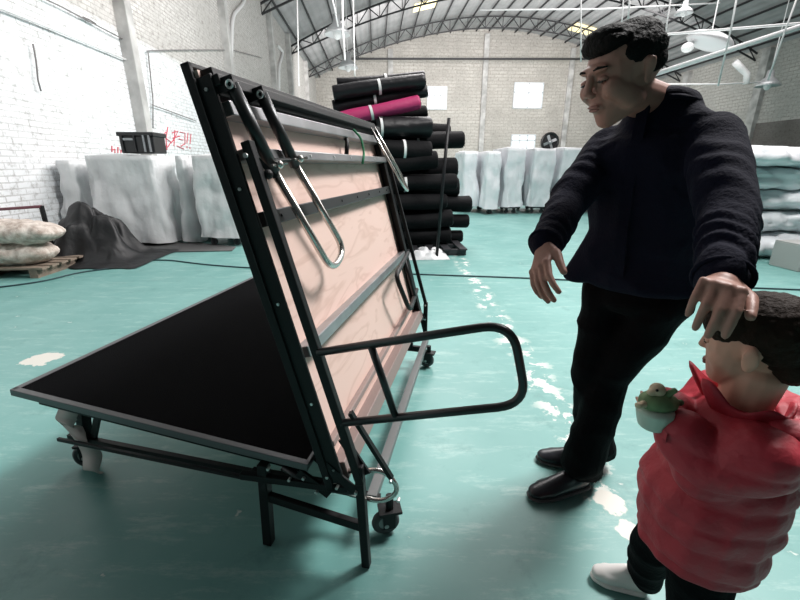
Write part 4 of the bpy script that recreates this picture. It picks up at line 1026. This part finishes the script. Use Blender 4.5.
# stand-up collar and front edge
bm = B(); cpts = []
nd = (hT(-.03, 0, -.06)-neck0).normalized()
nR = Matrix((fc, lf, nd)).transposed()
ringA, ringB = [], []
for i in range(29):
    a = math.radians(28+i*(304/28)); dirv = (tR @ V((math.cos(a), math.sin(a), 0)))
    lift = .05*(.5-.5*math.cos(a))**1.0+.012
    ringA.append(neck0+dirv*.09-SZ*.01+fc*.0); ringB.append(neck0+dirv*.078+nd*lift)
va = [bm.verts.new(p) for p in ringA]; vb = [bm.verts.new(p) for p in ringB]
for i in range(28): bm.faces.new((va[i], va[i+1], vb[i+1], vb[i]))
o = obj('collar', bm, M['navy'], jk, True); md = o.modifiers.new('s', 'SOLIDIFY'); md.thickness = .01
bm = B(); fp = [mix2(neck0, pel, t)+fc*(.10+.055*math.sin(t*2.4))-lf*.012 for t in [i/10 for i in range(11)]]
for a, b2 in zip(fp, fp[1:]): bar(bm, a, b2, .028, .012, fc)
obj('front_placket', bm, M['navy'], jk)
for (a, b2, r) in ((elL, wrL, .052), (elR, wrR, .046)):
    c0 = mix2(a, b2, .95); d = (b2-a).normalized(); s = d.orthogonal().normalized(); u = d.cross(s); bm = B()
    tube(bm, [c0+(s*math.cos(q)+u*math.sin(q))*(r*.9) for q in [2*math.pi*i/24 for i in range(24)]], .005, 8, True); obj('cuff_seam', bm, M['navy'], jk, True)
tp = [[(pel+SZ*.06, (.115, .155, .05), tR), (pel-SZ*.06, (.12, .165, .06), tR)]]
tp += [[(hipL-SZ*.02, (.105, .085, .08), tR), (kneeL, (.076, .07, .06), tR)], [(kneeL, (.076, .07, .06), tR), (anL+SZ*.03, (.088, .078, .03), tR)], [(anL+SZ*.04, (.086, .076, .03), tR), (anL-SZ*.025-fc*.035, (.088, .078, .022), tR)],
       [(hipR-SZ*.02, (.105, .085, .08), tR), (kneeR, (.082, .074, .06), tR)], [(kneeR, (.082, .074, .06), tR), (anR+SZ*.03, (.09, .08, .03), tR)], [(anR+SZ*.04, (.088, .078, .03), tR), (anR-SZ*.02-fc*.03, (.088, .078, .022), tR)]]
blob('trousers', tp, .009, M['trouser'], man, 3, folds(.008, 5, 8, V((1, 1, 1.8))))
shoe('shoe', fl_h, fl_t, man, M['shoe']); shoe('shoe', fr_h, fr_t, man, M['shoe'])
bm = B(); c0 = pel+fc*.125+SZ*.035-lf*.03; box(bm, c0, fc*.004, lf*.02, SZ*.014); obj('belt_buckle', bm, M['chrome'], man, bevel=.003)

# ---- child
ch = K(752, 347, .775); cR = basis((-.66, .74, -.10)); ck = .86
cfd = V((-.93, .34, 0)).normalized(); clf = V((-cfd.y, cfd.x, 0)); cM = Matrix((cfd, clf, SZ)).transposed()
cn = ch-cfd*.012-SZ*.112
cs = cn-SZ*.055; cshL, cshR = cs+clf*.105, cs-clf*.105
cp = V((cs.x-.01, cs.y+.01, .46))
# the child's left is the near... left arm holds the toy in front
toyc = K(656, 408, .80)
cwL, cwR = toyc+V((.035, -.02, -.035)), toyc+V((.05, .05, -.03))
celL = mix2(cshL, cwL, .5)-SZ*.06; celR = mix2(cshR, cwR, .5)-SZ*.06
cfoot = FLR(632, 590); cfootB = V((cp.x+.09, cp.y-.08, 0))
pr = head_prims(ch, cR, ck, True)
pr += [[(cn, (.046, .046, .03)), (ch+cR @ V((-.012, 0, -.05)), (.05, .05, .03))]]
pr += [[(cs, (.06, .08, .04), cM), (cp, (.07, .085, .05), cM)], [(cshL, .03), (cs, .05), (cshR, .03)]]
pr += chain([cshL, celL, cwL], [.032, .026, .02])+chain([cshR, celR, cwR], [.032, .026, .02])
chL, chR = cp+clf*.05, cp-clf*.05
A1 = V((cfoot.x+.02, cfoot.y-.01, .06)); A2 = V((cfootB.x, cfootB.y, .06))
far_hip, near_hip = (chL, chR) if chL.y > chR.y else (chR, chL)
k1 = mix2(far_hip, A1, .5)+cfd*.03; k2 = mix2(near_hip, A2, .5)+cfd*.03
pr += chain([far_hip, k1, A1], [.05, .038, .028])+chain([near_hip, k2, A2], [.05, .038, .028])
for w0, sgn in ((cwL, -1), (cwR, 1)):
    pr += hand_prims(w0, (toyc-w0)+cfd*.02+SZ*.02, (clf if w0 is cwL else -clf), .3, .55, (.4, .5, .4), (.6, .6), sgn)
kid = blob('person', pr, .003, M['skin2'], None, 7)
link(kid, 'small child in red puffer coat holding a green toy at the lower right', 'person')
face_bits(ch-cR @ V((.004, 0, 0)), cR, ck*.95, kid)
def ce(x, y, z, a, b2, c2): return (ch+cR @ (V((x, y, z))*ck), (a*ck, b2*ck, c2*ck), cR)
blob('hair', [[ce(-.018, 0, .062, .098, .084, .064), ce(.06, 0, .07, .036, .066, .034)], [ce(-.045, 0, .03, .068, .082, .072)], [ce(-.07, 0, -.02, .04, .064, .045)],
    [ce(-.03, .066, .045, .05, .022, .035)], [ce(.03, .045, .058, .055, .038, .045), ce(.055, .02, .075, .04, .04, .03)], [ce(-.03, -.066, .045, .05, .022, .035)]], .0035, M['hair2'], kid, 2, tuft)
# puffer coat, quilted in level channels
cb = [[(cs+SZ*.01, (.085, .095, .045), cM), (cs-SZ*.1, (.112, .13, .05), cM)], [(cs-SZ*.1, (.112, .13, .05), cM), (cp+SZ*.12, (.135, .142, .05), cM)], [(cp+SZ*.12, (.135, .142, .05), cM), (cp-SZ*.015, (.118, .13, .03), cM)],
      [(cshL, (.06, .055, .055)), (cs, (.07, .07, .05)), (cshR, (.06, .055, .055))], [(cn-SZ*.01, (.055, .055, .02), cM), (cs, (.07, .09, .03), cM)]]
cb += chain([cshL, celL, mix2(celL, cwL, .85)], [.062, .06, .05])+chain([cshR, celR, mix2(celR, cwR, .85)], [.062, .06, .05])
def qd(p, n):
    h_ = p.z+.02*noise.noise(p*5)
    return n*(.008*abs(math.sin(h_*math.pi/.058))**.6-.006+.004*noise.noise(p*22)+.009*noise.noise(p*9))
coat = blob('puffer_coat', cb, .006, M['puffer'], kid, 3, qd)
# high open collar with a raised point in front
bm = B(); va, vb = [], []
for i in range(33):
    a = math.radians(20+i*10); dv_ = cM @ V((math.cos(a), math.sin(a), 0)); fr_ = abs(math.cos(a/2))
    va.append(bm.verts.new(cn+dv_*.062-SZ*.03)); 
    hgt = .035+(.035 if i < 3 or i > 29 else 0)+.01*math.sin(i)
    vb.append(bm.verts.new(cn+dv_*(.080+(.03 if i < 3 or i > 29 else 0))+SZ*(hgt-.02)))
for i in range(32): bm.faces.new((va[i], va[i+1], vb[i+1], vb[i]))
o = obj('collar', bm, M['puffer'], coat, True); md = o.modifiers.new('s', 'SOLIDIFY'); md.thickness = .012; md2 = o.modifiers.new('u', 'SUBSURF'); md2.levels = 1; md2.render_levels = 1
blob('hood', [[(cn-cfd*.085-SZ*.02, (.05, .085, .035), cM)], [(cn-cfd*.06+clf*.07-SZ*.015, (.05, .035, .028), cM)], [(cn-cfd*.06-clf*.07-SZ*.015, (.05, .035, .028), cM)], [(cn-cfd*.11-SZ*.06, (.035, .06, .04), cM)]], .005, M['puffer'], coat, 3, folds(.006, 14, 2))
tp = chain([far_hip, k1, A1+SZ*.01], [.068, .056, .046])+chain([near_hip, k2, A2+SZ*.01], [.068, .056, .046])+[[(cp, (.09, .11, .05), cM)]]
blob('trousers', tp, .006, M['trouser'], kid, 3, folds(.005, 10, 4))
sd = (FLR(596, 578)-FLR(640, 592)).normalized()
shoe('shoe', cfoot-sd*.04, cfoot+sd*.1, kid, M['shoe_w'], .165, .034, .05, 'white shoe'); shoe('shoe', cfootB-cfd*.04, cfootB+cfd*.1, kid, M['shoe_w'], .165, .034, .05, 'white shoe')
# toy held by the child
t = thing('toy_turtle', toyc-SZ*.045, 'small green and beige toy animal in a pale cup held by the child', 'toy')
tk = 1.0
blob('cup', [[(toyc-SZ*.035, (.028, .028, .012)), (toyc-SZ*.005, (.036, .036, .012))]], .003, M['toy_c'], t, 2)
blob('body', [[(toyc+SZ*.015, (.036, .028, .02))], [(toyc+V((.02, 0, .012)), (.02, .02, .018))]], .0025, M['toy_g'], t, 2)
blob('head', [[(toyc+V((-.005, 0, .04)), (.015, .014, .014))], [(toyc+V((-.018, -.004, .037)), (.009, .008, .007))]], .002, M['toy_b'], t, 2)
for q, r_ in ((V((-.042, -.012, .014)), .009), (V((.02, -.01, .044)), .008), (V((.045, .0, .012)), .009), (V((-.03, .01, .0)), .008)):
    bm = B(); tube(bm, [toyc+q*.5+SZ*.008, toyc+q], [r_, r_*.6], 8); ball(bm, toyc+q, r_*.7); obj('limb', bm, M['toy_b'] if q.x < 0 else M['toy_g'], t, True)
for s_ in (1, -1):
    bm = B(); ball(bm, toyc+V((-.014, s_*.008-.004, .046)), .0028); obj('eye', bm, M['eyedark'], t, True)
